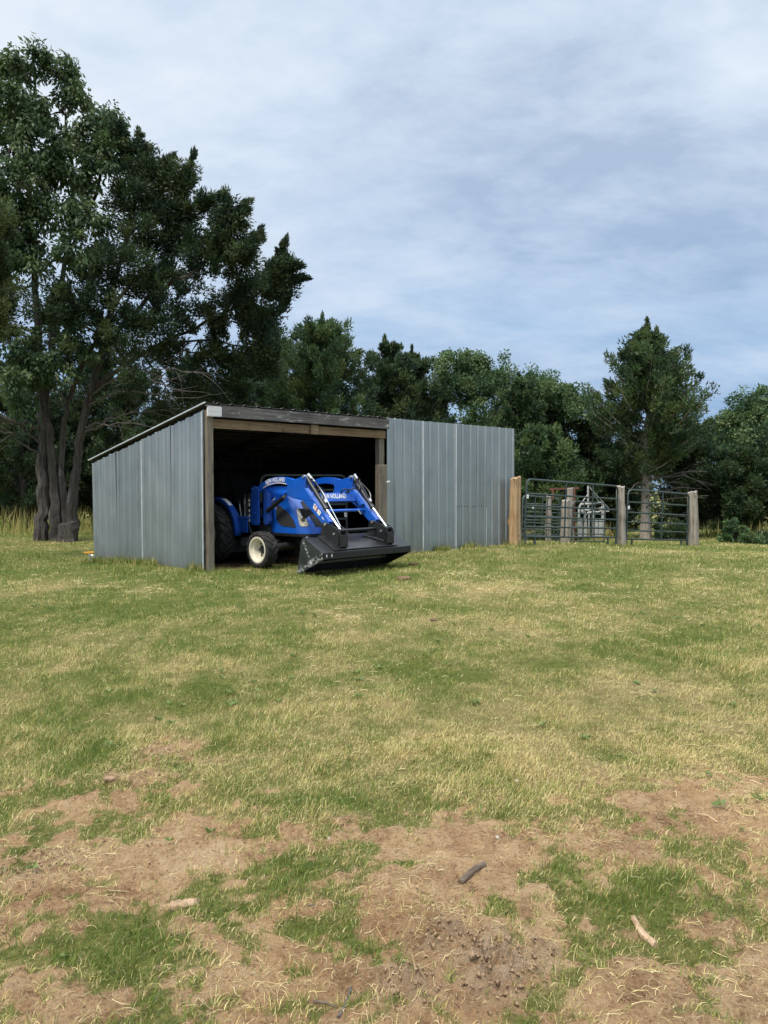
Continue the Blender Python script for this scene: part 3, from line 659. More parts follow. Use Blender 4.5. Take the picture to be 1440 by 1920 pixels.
for s in (-1, 1):
    arm = MB().prism(ARM, min(s*.465, s*.55), max(s*.465, s*.55)).build('loader_arm', M['blue'], trac, bevel=.007); arms[s] = arm
    # gusset plate standing slightly proud of the arm, its joint runs down from the arch to the boom
    MB().prism([(-.575, 1.408), (-.44, 1.432), (-.325, 1.464), (-.283, 1.462), (-.292, 1.285), (-.10, 1.095), (-.33, 1.10), (-.58, 1.142)], s*.5505 - .004, s*.5505 + .004).build('gusset_plate', M['blue'], arm, bevel=.002)
    # mast: outer and inner plates
    ms = MB().prism([(-1.625, .70), (-1.60, .665), (-1.42, .665), (-1.395, .70), (-1.405, 1.22), (-1.43, 1.28), (-1.49, 1.315), (-1.56, 1.31), (-1.61, 1.26)], s*.585-.012, s*.585+.012).build('mast', M['blue_shade'], trac, bevel=.006)
    MB().prism([(-1.40, .70), (-1.34, .665), (-1.27, .69), (-1.245, .74), (-1.275, 1.18), (-1.40, 1.25)], s*.47-.035, s*.47+.035).build('mast_plate', M['blue_shade'], ms, bevel=.006)
    MB().prism([(-1.62, .30), (-1.62, .72), (-1.36, .72), (-1.30, .48), (-1.20, .40), (-1.20, .30)], s*.36-.10, s*.36+.10).build('mast_foot', M['chassis'], ms, bevel=.01)
    for (x, z) in ((-1.55, 1.26), (-1.52, 1.08), (-1.50, .86), (-1.58, .72)):
        MB().tube([(x, s*.598, z), (x, s*.618, z)], .022, 8).build('pin', M['blue_shade'], ms, smooth=35)
    # lift cylinder
    lc = MB().tube([(-1.30, s*.50, .90), (-.86, s*.50, 1.135)], .036, 12).build('lift_cylinder', M['black_g'], trac, smooth=35)
    MB().tube([(-.86, s*.50, 1.135), (-.75, s*.50, 1.19)], .018, 10).build('rod', M['chrome'], lc, smooth=35)
    MB().tube([(-.75, s*.555, 1.19), (-.75, s*.455, 1.19)], .026, 10).build('pin', M['black_g'], lc, smooth=35)
    # bucket cylinder
    y = s*.505
    tc_ = MB().tube([(-.30, y, 1.470), (-.20, y, 1.345), (.135, y, .985)], [.030, .034, .034], 12).build('bucket_cylinder', M['black_g'], trac, smooth=35)
    MB().tube([(.128, y, .992), (.160, y, .958)], .041, 12).build('gland', M['black_g'], tc_, smooth=35)
    MB().tube([(.15, y, .968), (.478, y, .645)], .019, 12).build('rod', M['chrome'], tc_, smooth=35)
    MB().tube([(-.30, y-.07, 1.462), (-.30, y+.07, 1.462)], .024, 10).build('pin', M['steel'], tc_, smooth=35)
    MB().tube([(.478, y-.07, .645), (.478, y+.07, .645)], .034, 10).build('pin', M['black_g'], tc_, smooth=35)
    MB().tube([(-.22, y-.02*s, 1.40), (-.12, y-.03*s, 1.37), (.02, y-.03*s, 1.21), (.10, y-.02*s, 1.09)], .014, 8).build('hose_tube', M['black_g'], tc_, smooth=True)
    MB().tube([(.10, y-.02*s, 1.10), (.14, y-.02*s, 1.06)], .022, 8).build('hose_fitting', M['steel'], tc_, smooth=35)
    MB().tube([(-.26, y+.0*s, 1.50), (-.19, y-.01*s, 1.43)], .020, 8).build('hose_fitting', M['steel'], tc_, smooth=35)
    # bucket bracket: two plates
    for dy in (-.085, .055):
        br = MB().prism([(.15, .745), (.21, .775), (.33, .735), (.47, .690), (.53, .655), (.555, .60), (.565, .40), (.42, .40), (.105, .505)], s*.505+dy, s*.505+dy+.014).build('bucket_bracket', M['black_g'], trac, bevel=.003)
    MB().box(.505, .56, s*.505-.085, s*.505+.07, .41, .585).build('bracket_web', M['black_g'], trac, bevel=.004)
    MB().tube([(.225, s*.505-.10, .735), (.225, s*.505+.085, .735)], .024, 10).build('pivot_pin', M['steel'], trac, smooth=35)
    MB().tube([(.42, s*.505-.095, .60), (.42, s*.505+.08, .60)], .018, 10).build('pivot_pin', M['steel'], trac, smooth=35)
# level indicator rod on the near side
lr = MB().tube([(-.25, -.465, 1.475), (.03, -.45, 1.205), (.445, -.44, .648)], .0075, 6).build('level_rod', M['chrome'], trac, smooth=True)
# cross members
bu = Vector((.56, 0, -.51)).normalized()
cb = MB().prism([(-.225, 1.195), (-.165, 1.205), (-.115, 1.07), (-.205, 1.045)], -.464, .464).build('cross_beam', M['blue'], trac, bevel=.008)
MB().prism([(-.222, 1.199), (-.165, 1.208), (.02, 1.02), (-.04, .99)], .40, .464).build('beam_gusset', M['blue'], cb, bevel=.004)
MB().tube([(.0, -.464, .925), (.0, .464, .925)], .024, 12).build('cross_tube', M['blue'], trac, smooth=35)
MB().tube([(.02, .30, .935), (.05, .34, .86)], .012, 6).build('hose_clamp', M['steel'], trac)
MB().tube([(.30, -.43, .632), (.30, .43, .632)], .026, 12).build('low_cross_tube', M['black_g'], trac, smooth=35)
# hoses
def hose(pts, r=.012):
    P = [Vector(p) for p in pts]; out = []
    for i in range(len(P)-1):
        p0, p1, p2, p3 = P[max(i-1, 0)], P[i], P[i+1], P[min(i+2, len(P)-1)]
        for k in range(6):
            t = k/6; out.append(.5*((2*p1) + (p2-p0)*t + (2*p0-5*p1+4*p2-p3)*t*t + (3*p1-p0-3*p2+p3)*t**3))
    out.append(P[-1]); MB().tube(out, r, 7).build('hose', M['black_g'], trac, smooth=True)
hose([(-.16, .10, 1.20), (-.12, .12, 1.255), (-.12, .22, 1.255), (-.17, .27, 1.20)])
hose([(-.18, .20, 1.20), (-.10, .32, 1.27), (-.08, .44, 1.26), (-.14, .50, 1.42)])
hose([(-.20, -.20, 1.20), (-.14, -.30, 1.26), (-.16, -.43, 1.34), (-.22, -.47, 1.44)])
hose([(-.16, .50, 1.40), (.02, .56, 1.22), (.10, .52, 1.10)])
hose([(-1.64, -.60, 1.20), (-1.70, -.62, .95), (-1.68, -.60, .70), (-1.63, -.56, .46)], .014)
hose([(-1.66, -.56, 1.18), (-1.73, -.57, .90), (-1.70, -.55, .62), (-1.60, -.50, .45)], .014)
for k, z in enumerate((.72, .80, .88, .98, 1.05)): MB().tube([(-1.655, -.60, z), (-1.650, -.60, z+.05)], .016, 7).build('hose_fitting', M['steel'], trac)
# lettering
def text_faces(body, bold=.018):
    cu = bpy.data.curves.new('lettering', 'FONT'); cu.body = body; cu.offset = bold; cu.resolution_u = 2
    ob = bpy.data.objects.new('lettering', cu); me = bpy.data.meshes.new_from_object(ob)
    v = [tuple(x.co) for x in me.vertices]; f = [tuple(p.vertices) for p in me.polygons]
    bpy.data.objects.remove(ob); bpy.data.curves.remove(cu); bpy.data.meshes.remove(me)
    x0 = min(p[0] for p in v); x1 = max(p[0] for p in v); y0 = min(p[1] for p in v); y1 = max(p[1] for p in v)
    return [((p[0]-x0)/(x1-x0), (p[1]-y0)/(y1-y0)) for p in v], f
tv, tf = text_faces('NEW HOLLAND')
def arch_mid(f): return .5*(ZA(ARCH_T, f) + ZA(ARCH_B, f)) + .008
for s in (-1, 1):
    mb = MB(); f0, f1, hh = -1.265, -.775, .070
    for u_, v_ in tv:
        uu = u_ if s < 0 else 1-u_; f = f0 + (f1-f0)*uu; e = .03
        sl_ = (arch_mid(f+e)-arch_mid(f-e))/(2*e); c = math.cos(math.atan(sl_)); sn_ = math.sin(math.atan(sl_)); h_ = (v_-.42)*hh
        mb.v.append((f - sn_*h_, s*.5525, arch_mid(f) + c*h_))
    mb.f = tf; lt = mb.build('lettering', M['white'], arms[s]); md = lt.modifiers.new('thick', 'SOLIDIFY'); md.thickness = .002
    for off, m_ in ((.004, M['white']), (.011, M['orange_s'])):
        mb = MB(); fs = np.linspace(-1.34, -.735, 18)
        for f in fs:
            for w_ in (0, .007): mb.v.append((f, s*.5525, ZA(ARCH_B, f) + off + w_))
        mb.f = [(2*i, 2*i+1, 2*i+3, 2*i+2) for i in range(17)]
        so = mb.build('arm_stripe', m_, arms[s]); md = so.modifiers.new('thick', 'SOLIDIFY'); md.thickness = .002
    def on_boom(t, w_):                                # point on the boom's outer face
        p = Vector((-.285, 1.285)).lerp(Vector((.275, .775)), t); q = Vector((-.34, 1.085)).lerp(Vector((.165, .70)), t); return p.lerp(q, w_)
    def decal(name, t0, t1, w0, w1, m_, o_=.5525):
        P = [on_boom(t0, w0), on_boom(t1, w0), on_boom(t1, w1), on_boom(t0, w1)]
        MB().prism([(p.x, p.y) for p in P], s*o_ - .001, s*o_ + .001).build(name, m_, arms[s])
    decal('warning_label', .42, .565, .15, .62, M['white']); decal('warning_label', .59, .70, .15, .62, M['white'])
    decal('warning_label', .44, .50, .22, .36, M['red'], .5545); decal('warning_label', .53, .56, .15, .62, M['red'], .5545)
    decal('warning_label', .46, .49, .42, .56, M['orange_s'], .5545); decal('warning_label', .64, .68, .22, .34, M['orange_s'], .5545)
    decal('small_decal', .78, .86, .40, .50, M['white'])
mb = MB()
p0 = Vector((-.165, 0, 1.205)); p1 = Vector((-.115, 0, 1.07)); dn = (p1-p0); nrm = Vector((-dn.z, 0, dn.x)).normalized()
if nrm.x < 0: nrm = -nrm
for u_, v_ in tv:
    p = p0 + dn*(.12 + .55*(1-v_)) + nrm*.005; mb.v.append((p.x, -.33 + .52*u_, p.z))
mb.f = tf; lt = mb.build('lettering', M['white'], cb); md = lt.modifiers.new('thick', 'SOLIDIFY'); md.thickness = .002

# bucket, rolled forward onto its cutting edge
bk = empty('bucket', (0, 0, 0), (0, 0, 0), trac)
PB = [(0, .005), (.045, .20), (.085, .40), (.105, .50), (.14, .545), (.20, .535), (.36, .455), (.575, .345), (.585, .25)]
def shell(pts, th):
    n = len(pts); inner = []
    for i, p in enumerate(pts):
        a = Vector(pts[max(i-1, 0)]); b = Vector(pts[min(i+1, n-1)]); d = (b-a).normalized(); inner.append((p[0] + d.y*th, p[1] - d.x*th))
    return pts + inner[::-1]
MB().prism(shell(PB[:8], .012), -.95, .93).build('bucket_shell', M['black'], bk)
MB().prism([(.560, .248), (.566, .352), (.598, .345), (.598, .248)], -.952, .932).build('bucket_lip', M['black'], bk, bevel=.004)
MB().prism([(-.012, .0), (.004, .0), (.05, .16), (.034, .165)], -.955, .935).build('cutting_edge', M['steel'], bk)
m_sc, t_ = new_mat('scratched_black_paint'); tcx = t_.n('ShaderNodeTexCoord').outputs['Object']
ns = t_.noise(t_.vmap(tcx, (6, 1, 10), (0, 0, 0), (0, R(35), 0)), 2.4, 8, .72, .5)
sepx = t_.n('ShaderNodeSeparateXYZ', {0: tcx})
# wear follows the front edge of the plate where it scrapes the ground and the diagonal below the fold
l1 = t_.math('ABSOLUTE', t_.math('SUBTRACT', t_.math('MULTIPLY_ADD', sepx.outputs[0], -1.75, .76), sepx.outputs[2]))
l2 = t_.math('ABSOLUTE', t_.math('SUBTRACT', t_.math('MULTIPLY_ADD', sepx.outputs[0], .46, .035), sepx.outputs[2]))
near_l = t_.math('MAXIMUM', t_.n('ShaderNodeMapRange', {0: l1, 1: .015, 2: .05, 3: 1, 4: 0}).outputs[0], t_.n('ShaderNodeMapRange', {0: l2, 1: .01, 2: .07, 3: .8, 4: 0}).outputs[0])
scr = t_.math('MULTIPLY', t_.ramp(ns, [(.50, 0.0), (.56, 1.0)]), near_l)
base_c = t_.ramp(t_.noise(tcx, 7, 6, .7), [(.4, (.014, .018, .017)), (.7, (.045, .05, .048))])
finish(t_, t_.n('ShaderNodeBsdfPrincipled', {'Base Color': t_.mix(scr, base_c, (.55, .55, .52)), 'Roughness': .5}).outputs[0])
SIDE = [(0.0, 0.0), (.045, .20), (.085, .40), (.105, .50), (.14, .545), (.20, .535), (.36, .455), (.575, .345), (.585, .25), (.52, .215), (.06, .012)]
for s, y in ((-1, -.962), (1, .932)): MB().prism(SIDE, y, y+.012).build('bucket_side', m_sc if s < 0 else M['black'], bk)
MB().bar((.22, -.70, .534), (.56, -.70, .36), .035, .030).build('bucket_rib', M['black'], bk)
MB().bar((.24, .30, .525), (.50, .30, .40), .03, .03).build('bucket_rib', M['black'], bk)
MB().prism([(.18, .555), (.42, .435), (.565, .363), (.565, .375), (.43, .452), (.19, .570)], -.70, .66).build('back_plate', M['black_g'], bk, bevel=.003)
MB().tube([(.28, .18, .535), (.50, .40, .45)], .013, 6).build('bucket_rod', M['black_g'], bk)
for yy in (-.90, -.80): MB().box(.5985, .6005, yy-.008, yy+.008, .28, .32).build('scrape', M['white'], bk)
for yy in (-.60, -.2, .5, .88): MB().tube([(.597, yy, .30), (.604, yy, .30)], .010, 8).build('bolt', M['black_g'], bk)

# ------------------------------------------------------------------ pen: log posts, gates, panels, chute
def log_post(x, y, r, h, mat, label, seed, lean=(0, 0), name='log_post', flare=1.15, group=None):
    z0 = float(ground_smooth(x, y)) - .12; r_ = np.random.default_rng(seed); n = 18; m = 16; mb = MB(); H_ = h + .12
    ph = r_.uniform(0, 6, 6); am = r_.uniform(.02, .09, 6)
    kn = [(r_.uniform(.2, .9)*H_, r_.uniform(0, 6.28), r_.uniform(.015, .045)) for _ in range(4)]
    top = r_.uniform(-.5, .5, 2)
    for i in range(m):
        t = i/(m-1); z = t*H_; rr = r*(flare*(1-t) + .88*t if t < .3 else (flare*.7+.88*.3)*(1-(t-.3)*.12/.7))
        cx = math.sin(t*4 + ph[0])*r*.10 + lean[0]*t*h; cy = math.cos(t*3 + ph[1])*r*.10 + lean[1]*t*h
        for k in range(n):
            a = 2*PI*k/n; q = 1 + sum(am[j]*math.sin(a*(j+1) + ph[j] + t*(j-2)*.8) for j in range(6))
            q += sum(b/r*math.exp(-((z-zk)/.06)**2)*max(0, math.cos(a-ak))**6 for zk, ak, b in kn)
            q += .03*math.sin(9*a + ph[2]) * math.sin(a*4)
            zz = z if i < m-1 else z + r*(top[0]*math.cos(a) + top[1]*math.sin(a))*.5 + .015*math.sin(5*a)
            mb.v.append((cx + rr*q*math.cos(a), cy + rr*q*math.sin(a), zz))
    for i in range(m-1):
        for k in range(n): mb.f.append((i*n+k, i*n+(k+1) % n, (i+1)*n+(k+1) % n, (i+1)*n+k))
    mb.v.append((lean[0]*h, lean[1]*h, H_ + .005)); c = len(mb.v)-1
    for k in range(n): mb.f.append(((m-1)*n+k, (m-1)*n+(k+1) % n, c))
    o = mb.build(name, mat, None, smooth=55, loc=(x, y, z0)); tag(o, label, 'post', group); return o
PG = 'log posts of the livestock pen'
log_post(2.90, 16.92, .125, 1.50, M['log_new'], 'pale peeled log post beside the right end of the shed', 1, group=PG)
log_post(6.02, 19.35, .105, 1.50, M['log_old'], 'grey log post between the two tube gates', 2, group=PG)
log_post(8.62, 21.25, .135, 1.50, M['log_old'], 'knobbly grey log post at the far right end of the gates', 3, group=PG)
def tube_gate(name, p, q, h, rails, verts, feet, mat, label, cat='gate', group=None, r=.024, corner=.14, foot=.17, tags=()):
    p = Vector(p); q = Vector(q); d = q-p; L = d.length
    g = empty(name, p, (0, -math.asin(d.z/L), math.atan2(d.y, d.x))); tag(g, label, cat, group)
    c = corner; arc = lambda cx, cz, a0, a1: [(cx + c*math.cos(a), 0, cz + c*math.sin(a)) for a in np.linspace(a0, a1, 6)]
    MB().tube([(0, 0, -foot)] + arc(c, h-c, PI, PI/2) + arc(L-c, h-c, PI/2, 0) + [(L, 0, -foot)], r, 8).build('frame', mat, g, smooth=40)
    for z in rails: MB().tube([(.0, .004, z), (L, .004, z)], r*.88, 8).build('rail', mat, g, smooth=40)
    for x in verts: MB().tube([(x*L, -.012, 0), (x*L, -.012, h-.01)], r*.8, 8).build('upright', mat, g, smooth=40)
    for x in feet: MB().tube([(x*L, 0, -foot), (x*L, 0, 0)], r*1.1, 8).build('foot', mat, g, smooth=40)
    for x, z in tags: MB().box(x-.03, x+.03, -.034, -.026, z-.045, z+.045).build('tag', M['white'], g)
    return g
RAILS = [0, .225, .445, .695, .965]
tube_gate('tube_gate', (3.14, 17.0, .175), (5.83, 19.12, .01), 1.287, RAILS, (.40, .70), (.10, .90), M['gate'], 'wide dark green tube gate hung beside the pale peeled log post', group='tube gates of the pen', tags=((.02, .90),))
tube_gate('tube_gate', (6.28, 19.75, -.075), (8.42, 21.15, -.215), 1.287, RAILS, (.55,), (.09, .90), M['gate'], 'narrow dark green tube gate between two grey log posts', group='tube gates of the pen', tags=((.02, .82),))
def P3(px, py, d): return at(px, py, d)
def gz3(px, d):
    v = at(px, 960, d); return Vector((v.x, v.y, float(ground_smooth(v.x, v.y))))
# inner corral panels
a = gz3(978, 19.2); b = gz3(1050, 20.6); a.z += .16; b.z += .16
tube_gate('corral_panel', a, b, 1.02, [0, .17, .34, .52, .72], (.3, .62), (.1, .9), M['gate_in'], 'grey tube panel behind the left end of the wide gate', 'panel', 'inner corral panels', r=.02, tags=((.45, .74),))
a = gz3(983, 21.0); b = gz3(1046, 21.6); a.z += .2; b.z += .2
tube_gate('corral_panel', a, b, 1.10, [0, .2, .4, .62, .85], (.5,), (.1, .9), M['gate_in'], 'second grey tube panel standing farther back behind the wide gate', 'panel', 'inner corral panels', r=.02)
a = gz3(1072, 20.4); b = gz3(1133, 21.6); a.z += .04; b.z += .04
tube_gate('corral_panel', a, b, 1.08, [0, .2, .38, .56, .76], (.33, .66), (), M['gate_in'], 'grey tube panel in front of the white cattle chute', 'panel', 'inner corral panels', r=.02)
# posts inside the pen
p = gz3(1060, 20.0); log_post(p.x, p.y, .10, 1.12, M['log_old'], 'stout grey post inside the pen left of the white chute', 5, name='pen_post')
p = gz3(1068, 21.2); log_post(p.x, p.y, .085, 1.50, M['log_old'], 'tall grey post carrying the rusty red bar', 6, name='pen_post')
p = gz3(1029, 21.2); log_post(p.x, p.y, .075, 1.26, M['log_old'], 'thin grey post inside the pen under the left end of the red bar', 7, name='pen_post')
# rusty red frame
p0 = P3(1031, 918, 21.3); p1 = P3(1085, 916, 21.5)
rf = empty('red_steel_frame', gz3(1058, 21.4)); tag(rf, 'rusty red steel bar frame behind the wide gate', 'frame')
o = rf.location
MB().bar(p0-o, p1-o, .07, .05).build('top_bar', M['rust'], rf)
MB().tube([P3(1037, 918, 21.3)-o, P3(1036, 938, 21.3)-o], .035, 8).build('hanger', M['rust'], rf)
MB().tube([P3(1077, 917, 21.45)-o, gz3(1077, 21.45)-o], .03, 8).build('upright', M['rust'], rf)
# white squeeze chute with head gate
ch = empty('cattle_chute', gz3(1110, 21.9)); tag(ch, 'worn white cattle squeeze chute with curved head gate inside the pen', 'chute'); o = ch.location
Dp = 21.9
pt = lambda x, y, d=Dp: P3(930 + x/3.512, 860 + y/3.512, d) - o
MB().tube([pt(545, 520), pt(547, 330), pt(556, 306), pt(580, 302), pt(688, 294), pt(704, 304), pt(711, 325), pt(711, 515)], .033, 8).build('frame', M['chute'], ch, smooth=40)
MB().tube([pt(560, 345), pt(590, 375), pt(605, 360), pt(640, 352), pt(672, 356), pt(688, 348), pt(700, 318)], .028, 8).build('curved_bar', M['chute'], ch, smooth=40)
MB().tube([pt(560, 345), pt(700, 330)], .022, 8).build('cross_bar', M['chute'], ch, smooth=40)
for x0, x1, y0 in ((548, 566, 400), (574, 596, 404), (652, 670, 396), (676, 698, 396)):
    A_ = pt(x0, y0); B_ = pt(x1, 515); MB().box(A_.x, B_.x, -.03, .03, B_.z, A_.z).build('side_slat', M['chute'], ch, bevel=.008)
for x in (585, 612, 640): MB().tube([pt(x, 350, Dp+.4), pt(x, 520, Dp+.4)], .024, 8).build('bar', M['chute'], ch, smooth=40)
MB().tube([pt(606, 182), pt(607, 350)], .026, 8).build('mast', M['chute'], ch, smooth=40)
MB().tube([pt(604, 240), pt(556, 306)], .018, 6).build('brace', M['chute'], ch)
MB().tube([pt(612, 190), pt(742, 330)], .010, 6).build('cable', M['steel'], ch)
MB().tube([pt(622, 190), pt(655, 260), pt(688, 296)], .008, 6).build('cable', M['steel'], ch)
MB().tube([pt(711, 352), pt(745, 350)], .018, 6).build('latch', M['chute'], ch)
for x0 in (480, 700):
    MB().tube([pt(x0, 500, Dp+.9), pt(x0, 340, Dp+.9)], .03, 8).build('rear_frame', M['chute'], ch)
# panel leaning inside the shed behind the tractor
ig = tube_gate('corral_panel', (AX + DX*1.9 + NX*1.25, AY + DY*1.9 + NY*1.25, .16), (AX + DX*3.55 + NX*.75, AY + DY*3.55 + NY*.75, .16), 1.36, [0, .25, .52, .80, 1.08], (.5,), (.08, .92), M['gate_in'],
          'grey tube panel standing inside the shed behind the loader', 'panel', r=.024, tags=((1.69, .60),))
# short standpipe with orange lever at the back corner of the shed
hx, hy = -5.50, 14.22; hz = float(ground_smooth(hx, hy))
hy_ = empty('standpipe', (hx, hy, hz)); tag(hy_, 'short grey standpipe with flat orange lever at the left shed corner', 'standpipe')
MB().tube([(0, 0, -.05), (0, 0, .19)], .022, 8).build('pipe', M['steel'], hy_, smooth=40)
MB().prism([(-.115, .195), (-.11, .215), (.05, .225), (.075, .205), (.06, .19), (-.05, .185)], -.025, .025).build('lever', M['hyd_orange'], hy_, bevel=.006)
MB().tube([(.0, 0, .16), (.06, 0, .15), (.07, 0, .11)], .014, 6).build('spout', M['steel'], hy_)

# ------------------------------------------------------------------ trees
def unit(v): return v/np.maximum(np.linalg.norm(v, axis=-1, keepdims=True), 1e-9)
def sprays(C, D, L, W, fold=.25, r_=rng):
    """one folded diamond per spray: centre, direction, length, width"""
    N = len(C); Rv = unit(r_.normal(size=(N, 3))); S = unit(np.cross(D, Rv)); Nn = np.cross(S, D)
    L = np.broadcast_to(L, (N,))[:, None]; W = np.broadcast_to(W, (N,))[:, None]
    a = C - D*L*.5; b = C + S*W*.5 + Nn*W*fold; c = C + D*L*.5; d = C - S*W*.5 + Nn*W*fold
    V = np.stack([a, b, c, d], 1).reshape(-1, 3); i = np.arange(N)*4
    return V, np.stack([i, i+1, i+2, i+3], 1)
def clump_points(ctrs, axes, lens, rads, cnt, r_):
    """points inside elongated clumps, denser towards the outside"""
    idx = np.repeat(np.arange(len(ctrs)), cnt); N = len(idx)
    u = unit(r_.normal(size=(N, 3)))*(r_.uniform(0, 1, (N, 1))**.45)
    ax = axes[idx]; par = (u*ax).sum(1, keepdims=True)
    off = (u - par*ax)*rads[idx][:, None] + par*ax*lens[idx][:, None]*.5
    return ctrs[idx] + off, ax, unit(off + 1e-6), idx
CEDAR_C = np.array([[.032,.060,.027],[.050,.088,.034],[.072,.118,.043],[.090,.128,.042]])
HARD_C = np.array([[.050,.095,.040],[.075,.135,.052],[.105,.170,.065],[.14,.195,.075]])
DARK_C = np.array([[.024,.046,.024],[.038,.067,.029],[.054,.088,.035],[.070,.098,.036]])
def leaf_cols(idx, nclump, N, pal, r_, tip=None):
    k = r_.integers(0, len(pal), nclump); c = pal[k][idx]*r_.uniform(.7, 1.35, (N, 1))
    return np.clip(c + r_.normal(0, .004, (N, 3)), .004, 1)
def needles(C, D, L, W, r_):
    N = len(C); S = unit(np.cross(D, unit(r_.normal(size=(N, 3))))); L = L[:, None]; W = W[:, None]
    V = np.stack([C - D*L*.5 - S*W*.5, C - D*L*.3 + S*W*.5, C + D*L*.55], 1).reshape(-1, 3); i = np.arange(N)*3
    return V, np.stack([i, i+1, i+2], 1)
def crown(name, parent, ctrs, axes, lens, rads, cnt, pal, L, W, seed, hang=0.0, outw=.8, fold=.25, tri=False):
    r_ = np.random.default_rng(seed)
    C, ax, of, idx = clump_points(ctrs, axes, lens, rads, cnt, r_)
    D = unit(ax*.7 + of*outw + r_.normal(0, .45, C.shape) + np.array([0, 0, -hang])); N = len(C)
    if tri:
        V, T = needles(C, D, L*r_.uniform(.6, 1.35, N), W*r_.uniform(.6, 1.3, N), r_)
        return np_mesh(name, V, tris=T, mat=M['leaf'], col=np.repeat(leaf_cols(idx, len(ctrs), N, pal, r_), 3, 0), parent=parent)
    V, Q = sprays(C, D, L*r_.uniform(.6, 1.35, N), W*r_.uniform(.6, 1.3, N), fold, r_)
    cc = np.repeat(leaf_cols(idx, len(ctrs), N, pal, r_), 4, 0)
    return np_mesh(name, V, quads=Q, mat=M['leaf'], col=cc, parent=parent)
def wobble(p, q, n, amp, r_, sag=0):
    p = np.array(p, float); q = np.array(q, float); t = np.linspace(0, 1, n)[:, None]; L = np.linalg.norm(q-p)
    P = p + (q-p)*t; w = np.cumsum(r_.normal(0, amp*L/n, (n, 3)), 0); w -= w[-1]*t; w[0] = 0
    P = P + w; P[:, 2] += sag*L*np.sin(t[:, 0]*PI); return P
def cedar(x, y, h, rad, seed, label, clear=.06, npl=420, cnt=42, pal=CEDAR_C, top_sharp=1.0, spray=(.135, .058), bare=0, peak=.33, low_rad=.8, group='cedar trees behind the pen and shed', trunk_mat=None):
    r_ = np.random.default_rng(seed); z0 = float(ground_smooth(x, y)) - .05
    t = empty('cedar_tree', (x, y, z0)); tag(t, label, 'tree', group)
    tr = MB(); lean = r_.normal(0, .015, 2)*h
    TP = wobble((0, 0, 0), (lean[0], lean[1], h*.93), 9, .05, r_); rb = .017*h + .03
    tr.tube(TP, [rb*(1.35 if i == 0 else 1)*(1 - .93*i/8) + .008 for i in range(9)], 10)
    ctr, axs, ln, rd = [], [], [], []
    tops = [(0, 0, 1.0)] + [(r_.normal(0, .10)*rad, r_.normal(0, .10)*rad, r_.uniform(.86, .97)) for _ in range(3)]
    npl = int(npl*1.4); nb = int(npl/5)
    for b in range(nb):
        f = clear + (1-clear)*((b+.5)/nb)**.92; az = r_.uniform(0, 2*PI)
        prof = ((1-f)/(1-peak))**(.50*top_sharp) if f > peak else low_rad + (1-low_rad)*max(0, f-clear)/max(peak-clear, .01)
        Lb = rad*max(.05, prof)*r_.uniform(.62, 1.15); rise = R(r_.uniform(18, 45) + 25*f)
        o = np.array([np.interp(f*h, TP[:, 2], TP[:, 0]), np.interp(f*h, TP[:, 2], TP[:, 1]), f*h*.94])
        d = np.array([math.cos(az)*math.cos(rise*.6), math.sin(az)*math.cos(rise*.6), math.sin(rise*.6)])
        e = o + d*Lb + np.array([0, 0, .12*Lb]); e[2] = min(e[2], h*1.0)
        BP = wobble(o, e, 5, .10, r_, -.04); tr.tube(BP, [max(.006, .011*Lb*(1-i/5)+.006) for i in range(5)], 5, False)
        for k in range(5):
            s_ = (.22 + .78*(k+.5)/5) if Lb > .8 else r_.uniform(.2, 1)
            c = np.array([np.interp(s_, np.linspace(0, 1, 5), BP[:, j]) for j in range(3)]) + r_.normal(0, .10, 3)*min(1, Lb)
            a = unit(d*r_.uniform(.4, 1) + np.array([0, 0, r_.uniform(.35, 1.1)]) + r_.normal(0, .3, 3))
            l = r_.uniform(.35, .85)*min(1, .45 + Lb*.4); ctr.append(c + a*l*.25); axs.append(a); ln.append(l); rd.append(l*r_.uniform(.30, .48))
    for (tx, ty, tf) in tops:
        for k in range(5):
            l = r_.uniform(.3, .55); ctr.append(np.array([lean[0]+tx, lean[1]+ty, h*tf - k*.16])); axs.append(unit(np.array([r_.normal(0, .2), r_.normal(0, .2), 1.]))); ln.append(l); rd.append(.07 + .035*k)
    for k in range(bare):                                # dead lower branches
        f = r_.uniform(.14, .32); az = r_.uniform(-2.2, .6); Lb = r_.uniform(.5, 1.0)*rad
        o = (np.interp(f*h, TP[:, 2], TP[:, 0]), np.interp(f*h, TP[:, 2], TP[:, 1]), f*h*.9)
        e = (o[0] + math.cos(az)*Lb, o[1] + math.sin(az)*Lb, o[2] + r_.uniform(-.15, .25)*Lb); BP = wobble(o, e, 6, .14, r_, .06)
        tb = MB(); tb.tube(BP, [.022*(1-i/6.5)+.004 for i in range(6)], 5, False)
        for j in range(7):
            i = r_.integers(1, 6); e2 = BP[i] + unit(np.array(e)-np.array(o) + r_.normal(0, .5*Lb, 3))*r_.uniform(.25, .7); tb.tube(wobble(BP[i], e2, 4, .15, r_), [.008, .007, .005, .003], 4, False)
        tb.build('dead_branch', M['twig'], t)
    tr.build('trunk', trunk_mat or M['bark'], t, smooth=50)
    k_ = max(.7, y/27.0)                                # farther trees: fewer, larger sprays
    crown('crown', t, np.array(ctr), np.array(axs), np.array(ln), np.array(rd), int(cnt*2.1/k_**2.4), pal, spray[0]*k_, spray[1]*k_, seed, tri=True)
    return t
